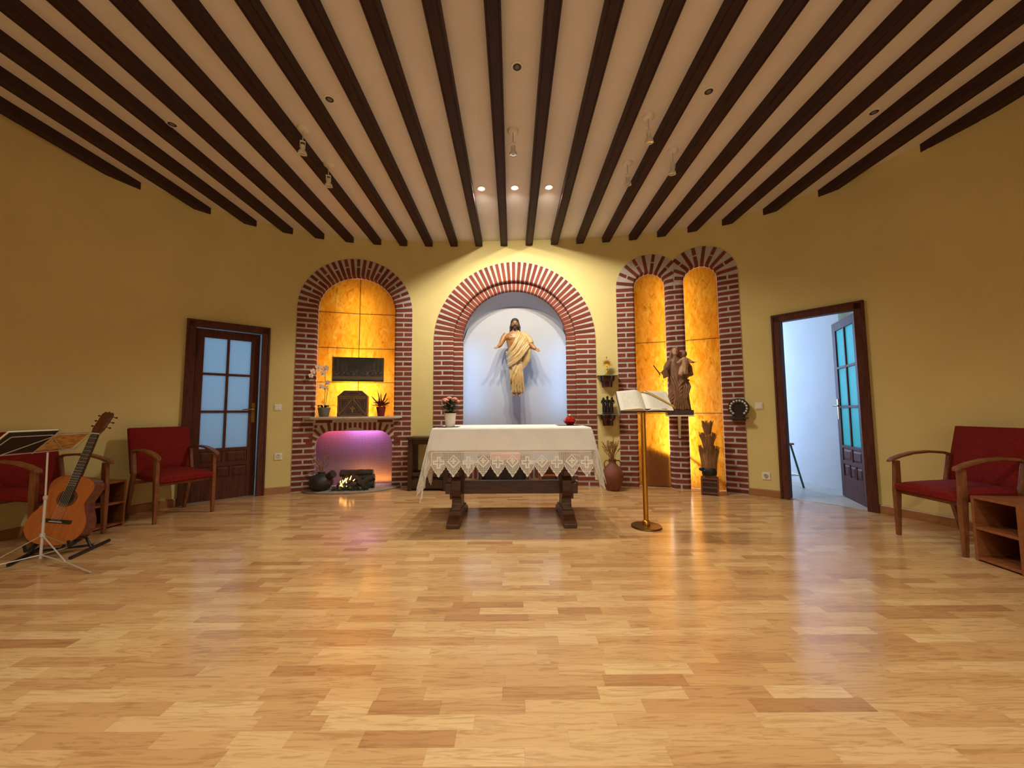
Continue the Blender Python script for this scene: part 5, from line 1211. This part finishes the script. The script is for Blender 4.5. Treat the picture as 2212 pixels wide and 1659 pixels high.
# ------------------------------------------------------------------ statues
def hand(m, wrist, direction, palmn, L=.085):
    """open hand: palm box plus five fingers; direction points to the fingertips, palmn is the palm normal"""
    w_ = Vector(wrist); d = Vector(direction).normalized(); n = Vector(palmn); n = (n - d * n.dot(d)).normalized(); s_ = d.cross(n)
    pl = L * .5; m.tube([w_, w_ + d * pl * .5, w_ + d * pl], [L * .15, L * .21, L * .20], 8, .55, n)
    for k, (o_, ln) in enumerate(((-.165, .40), (-.055, .48), (.055, .50), (.165, .44))): b = w_ + d * pl * .92 + s_ * o_ * L * 1.05; m.tube([b, b + d * ln * L * .5 + n * .02 * L, b + d * ln * L * .95 + n * .12 * L], [L * .062, L * .055, L * .04], 6)
    b = w_ + d * pl * .25 - s_ * L * .16; m.tube([b, b + d * L * .20 - s_ * L * .17 + n * L * .05, b + d * L * .40 - s_ * L * .22 + n * L * .08], [L * .07, L * .06, L * .045], 6)
def ell(cx, cy_, z, rx, ry, n=28, f=None): return [(cx + rx * (1 if f is None else f(2 * PI * k / n, z)) * math.cos(2 * PI * k / n), cy_ + ry * (1 if f is None else f(2 * PI * k / n, z)) * math.sin(2 * PI * k / n), z) for k in range(n)]
ch = thing('robed_statue', 'carved statue of a bearded man in a cream robe with open arms in the niche', 'statue', (.036, 5.50, 1.225))
m = MB()
m.rings([ell(.01, 0, .56, .092, .062), ell(.005, 0, .64, .088, .058), ell(0, -.002, .72, .094, .062), ell(0, -.006, .80, .112, .070), ell(.004, -.008, .87, .126, .074), ell(.008, 0, .925, .122, .064), ell(.01, 0, .955, .085, .05), ell(.012, -.004, .985, .040, .040)])
for s_ in (-1, 1): m.ball((.005 + s_ * .052, -.058, .865), (.052, .026, .036), 12, 8)      # chest
m.tube([(.012, -.005, .96), (.012, -.018, 1.03)], [.040, .036], 12); m.ball((.012, -.026, 1.072), (.050, .060, .072), 16, 12); m.ball((.012, -.050, 1.045), (.034, .036, .044), 12, 8)
m.tube([(.012, -.084, 1.082), (.012, -.094, 1.058)], [.007, .011], 8); m.ball((.012, -.072, 1.095), (.036, .014, .008), 10, 6)
m.tube([(-.115, 0, .925), (-.155, -.015, .87), (-.185, -.04, .80), (-.205, -.085, .755), (-.232, -.130, .722)], [.044, .043, .036, .032, .022], 12)
hand(m, (-.232, -.130, .722), (-.55, -.45, -.35), (.1, -.8, .6), .088)
m.tube([(.145, 0, .92), (.195, -.02, .84), (.240, -.06, .765), (.285, -.105, .705), (.305, -.125, .685)], [.044, .042, .038, .030, .021], 12)
hand(m, (.305, -.125, .685), (.60, -.40, -.45), (-.1, -.8, .6), .088)
for s_ in (-1, 1): m.tube([(.03 + s_ * .032, .0, .14), (.03 + s_ * .034, -.005, .07), (.03 + s_ * .036, -.04, .035), (.03 + s_ * .042, -.085, .012)], [.026, .024, .024, .016], 10, .8); m.ball((.03 + s_ * .042, -.095, .012), (.018, .018, .009), 8, 5)
remesh(m.build('body', M['skin'], ch, 0), .0048, 2)
for s_ in (-1, 1): MB().ball((.012 + s_ * .020, -.082, 1.082), (.008, .005, .0045), 8, 5).build('eye', M['ebony'], ch, 0)
m = MB(); m.ball((.012, -.010, 1.106), (.061, .068, .060), 16, 12); rg = random.Random(2)
for k in range(26):
    a = math.radians(-25 + 230 * k / 25); x0, y0 = .012 + .052 * math.cos(a), -.008 + .052 * math.sin(a); z1 = rg.uniform(.955, .985); m.tube([(x0 * .9, y0 * .9, 1.12), (x0 * 1.05, y0, 1.07), (x0 + .012 * math.cos(a) + .004 * math.sin(9 * k), y0 + .008 * math.sin(a), 1.03), (x0 + .014 * math.cos(a), y0 + .006, z1 + .02), (x0 + .024 * math.cos(a), y0 - .004, z1)], [.012, .016, .016, .014, .006], 7)
m.ball((.012, -.058, 1.018), (.030, .030, .030), 12, 8); m.ball((.012, -.066, 1.0), (.018, .022, .026), 10, 7); m.tube([(-.014, -.078, 1.040), (.012, -.090, 1.047), (.038, -.078, 1.040)], [.008, .008, .008], 7)
# keep the face free of hair
o = remesh(m.build('hair', M['hair'], ch, 0), .0042, 1)
m = MB()
def fold(q, z): return 1 + .085 * math.sin(6 * q + 14 * z) + .04 * math.sin(13 * q - 20 * z)
m.rings([ell(lerp(.02, .035, 1 - (z - .06) / .6), -.002, z, lerp(.088, .112, min(1, (z - .06) / .45)), lerp(.068, .082, min(1, (z - .06) / .5)), 56, fold) for z in np.linspace(.062, .66, 26)])
for k in range(9):          # swathes from the shoulder and forearm across to the hip
    u = k / 8; a = Vector((lerp(.062, .235, u), lerp(-.055, -.045, u), lerp(.955, .765, u))); e = Vector((lerp(-.100, -.075, u), -.045, lerp(.645, .445, u)))
    mid = a.lerp(e, .5) + Vector((.010, -.062 - .012 * math.sin(k * 2.3), -.035)); q1 = a.lerp(e, .22) + Vector((.012, -.045, -.008)); q2 = a.lerp(e, .78) + Vector((0, -.052, -.03))
    m.tube(spline([tuple(a + Vector((0, .05, .012))), tuple(a), tuple(q1), tuple(mid), tuple(q2), tuple(e), tuple(e + Vector((-.012, .05, .02)))], 4), [.017 + .003 * math.sin(k * 1.9)] * 25, 9)
m.rings([ell(.045 + (z - .7) * -.02, .012, z, .085, .066, 24) for z in (.60, .70, .80, .88, .945)])      # cloth over the far half of the trunk
for k in range(4): x = .150 + .022 * k; m.tube([(x + .02, -.035, .79 - .02 * k), (x + .008, -.05, .66), (x - .012, -.035, .52), (x - .022 - .004 * k, -.02, .40 + .025 * k)], [.022, .021, .018, .012], 8)
m.tube([(.085, .0, .915), (.135, -.005, .915), (.180, -.02, .885), (.215, -.035, .84), (.245, -.06, .775)], [.045, .050, .050, .050, .045], 10)
for k in range(5): x = -.06 + k * .035; m.tube([(x * .8 + .03, -.07, .47), (x + .035, -.088, .30), (x * 1.1 + .045, -.078, .07)], [.013, .016, .014], 7)
m.tube([(.03, -.075, .50), (-.015, -.095, .38), (-.055, -.085, .27), (-.065, -.06, .18)], [.015, .018, .018, .012], 8); m.tube([(.06, -.075, .44), (.02, -.095, .34), (-.03, -.09, .22)], [.012, .016, .012], 8)
remesh(m.build('robe', M['robe'], ch, 0), .0048, 2)
MB().tube([(.01, .05, .75), (.01, .235, .75)], .012, 8).build('wall_bracket', M['chrome'], ch, 40)

# mother and child statue on its bracket
sp0 = W(2.2265, .965, -.115); bp_ = wall_pose(2.2265)
sb = thing('statue_shelf', 'small white bracket shelf on the brick column under the brown statue', 'shelf', sp0, bp_); bev(MB().mm((-.165, -.11, -.018), (.165, .098, 0)).build('board', M['whiteplastic'], sb), .003); MB().hexa([(-.012, .07, -.30), (.012, .07, -.30), (.012, .096, -.30), (-.012, .096, -.30), (-.018, -.02, -.018), (.018, -.02, -.018), (.018, .096, -.018), (-.018, .096, -.018)]).build('strut', M['whiteplastic'], sb)
mc = thing('mother_child_statue', 'brown carved statue of a robed woman holding a child and a sceptre', 'statue', (sp0.x, sp0.y, sp0.z + .001), bp_ + .10)
bev(MB().mm((-.155, -.10, 0), (.155, .09, .064)).build('plinth', M['darkwood'], mc), .005)
m = MB()
def fold2(q, z): return 1 + (.11 * math.sin(9 * q + 2 * math.sin(z * 9)) + .05 * math.sin(15 * q + 7 * z)) * max(.15, min(1, (.62 - z) / .3))
m.rings([ell(cx, -.005, z, rx, ry, 60, fold2) for z, cx, rx, ry in ((.064, .005, .128, .092), (.12, .0, .122, .088), (.25, -.002, .112, .082), (.38, .0, .108, .078), (.48, .0, .112, .078), (.56, -.004, .112, .076), (.64, -.010, .112, .07), (.69, -.016, .100, .062), (.725, -.020, .066, .048), (.75, -.022, .036, .036))])
m.tube([(-.022, 0, .73), (-.024, -.008, .79)], [.034, .03], 10)
hm = MB(); hm.tube([(-.024, -.010, .745), (-.025, -.014, .79)], [.024, .024], 10); hm.ball((-.026, -.022, .820), (.036, .044, .052), 16, 12); hm.tube([(-.026, -.066, .830), (-.026, -.072, .812)], [.005, .008], 8); hm.ball((-.026, -.054, .794), (.016, .012, .010), 10, 6); remesh(hm.build('head', M['statuepale'], mc, 0), .003, 1)
m.tube([(-.09, -.01, .69), (-.135, -.03, .62), (-.155, -.05, .555), (-.20, -.07, .545)], [.045, .044, .036, .024], 10); m.rings([[(-.20, -.10, .57), (-.20, -.04, .57), (-.185, -.04, .47), (-.185, -.10, .47)], [(-.15, -.09, .62), (-.15, -.02, .62), (-.12, -.02, .50), (-.12, -.09, .50)]])     # hanging sleeve
hand(m, (-.205, -.07, .545), (-.9, -.25, .1), (.1, -.4, .9), .055)
m.tube([(.075, -.01, .69), (.125, -.03, .60), (.135, -.07, .52), (.07, -.105, .50)], [.045, .048, .040, .03], 10)
for k in range(7): u = k / 6; m.tube([(lerp(-.10, .10, u), -.06, .50 - .01 * k), (lerp(-.075, .10, u) + .02, -.095, .36), (lerp(-.05, .085, u) - .01 * k * .3, -.10, .20), (lerp(-.09, .10, u), -.092, .075)], [.014, .016, .017, .015], 7)
for k in range(4): m.tube([(.12, -.05, .50 - .05 * k), (.02, -.105, .40 - .05 * k), (-.07, -.085, .27 - .045 * k), (-.115, -.03, .20 - .03 * k)], .014, 7)
remesh(m.build('figure', M['statuewood'], mc, 0), .0036, 1)
m = MB(); m.ball((-.026, .004, .828), (.046, .046, .060), 14, 10)
for s_ in (-1, 1): m.tube([(-.026 + s_ * .034, -.005, .85), (-.026 + s_ * .047, .0, .80), (-.026 + s_ * .052, .005, .74), (-.026 + s_ * .075, .01, .68)], [.016, .02, .022, .02], 8)
remesh(m.build('veil', M['statuewood'], mc, 0), .0042, 1)
for s_ in (-1, 1): MB().ball((-.026 + s_ * .014, -.0645, .828), (.005, .003, .003), 7, 4).build('eye', M['ebony'], mc, 0)
m = MB(); m.rings([ell(cx, -.105, z, rx, ry, 24, lambda q, z: 1 + .06 * math.sin(8 * q) * (1 if z < .6 else .2)) for z, cx, rx, ry in ((.515, .045, .062, .05), (.56, .05, .056, .046), (.62, .058, .050, .042), (.68, .064, .052, .04), (.715, .066, .044, .034), (.735, .066, .020, .02))])
m.tube([(.10, -.10, .705), (.135, -.11, .675), (.155, -.12, .665)], [.022, .019, .016], 8); m.tube([(.03, -.115, .70), (-.005, -.14, .665), (-.03, -.14, .66)], [.022, .019, .014], 8); m.tube([(.03, -.13, .54), (.0, -.16, .50)], [.03, .022], 8)
ck = remesh(m.build('child_robe', M['statuepale'], mc, 0), .004, 1)
m = MB(); m.ball((.067, -.112, .775), (.032, .036, .040), 14, 10); m.tube([(.067, -.145, .778), (.067, -.150, .766)], [.004, .006], 6); m.tube([(.066, -.105, .73), (.066, -.108, .75)], .017, 8); m.tube([(.15, -.12, .665), (.175, -.125, .662)], .012, 8); hand(m, (.172, -.125, .662), (.95, -.1, .02), (0, -.3, .9), .04); remesh(m.build('child_head', M['statuewood'], mc, 0), .0035, 1)
MB().tube([(-.225, -.08, .515), (-.245, -.082, .555), (-.305, -.085, .645)], [.007, .007, .006], 8).build('sceptre', M['darkwood'], mc, 40)

# each thing's empty sits at its own base
def rebase(root, loc):
    loc = Vector(loc); root.location = loc
    for ch in root.children: ch.location = ch.location - loc
rebase(fp, W(LA['c'], 0)); rebase(nc, W(CA['c'], 0)); rebase(tw, W(2.2265, 0)); rebase(cl, (-.005, 3.73, TZ)); rebase(sh, (-3.24, 2.50, .80)); rebase(sc_, (-3.24, 2.75, .80))
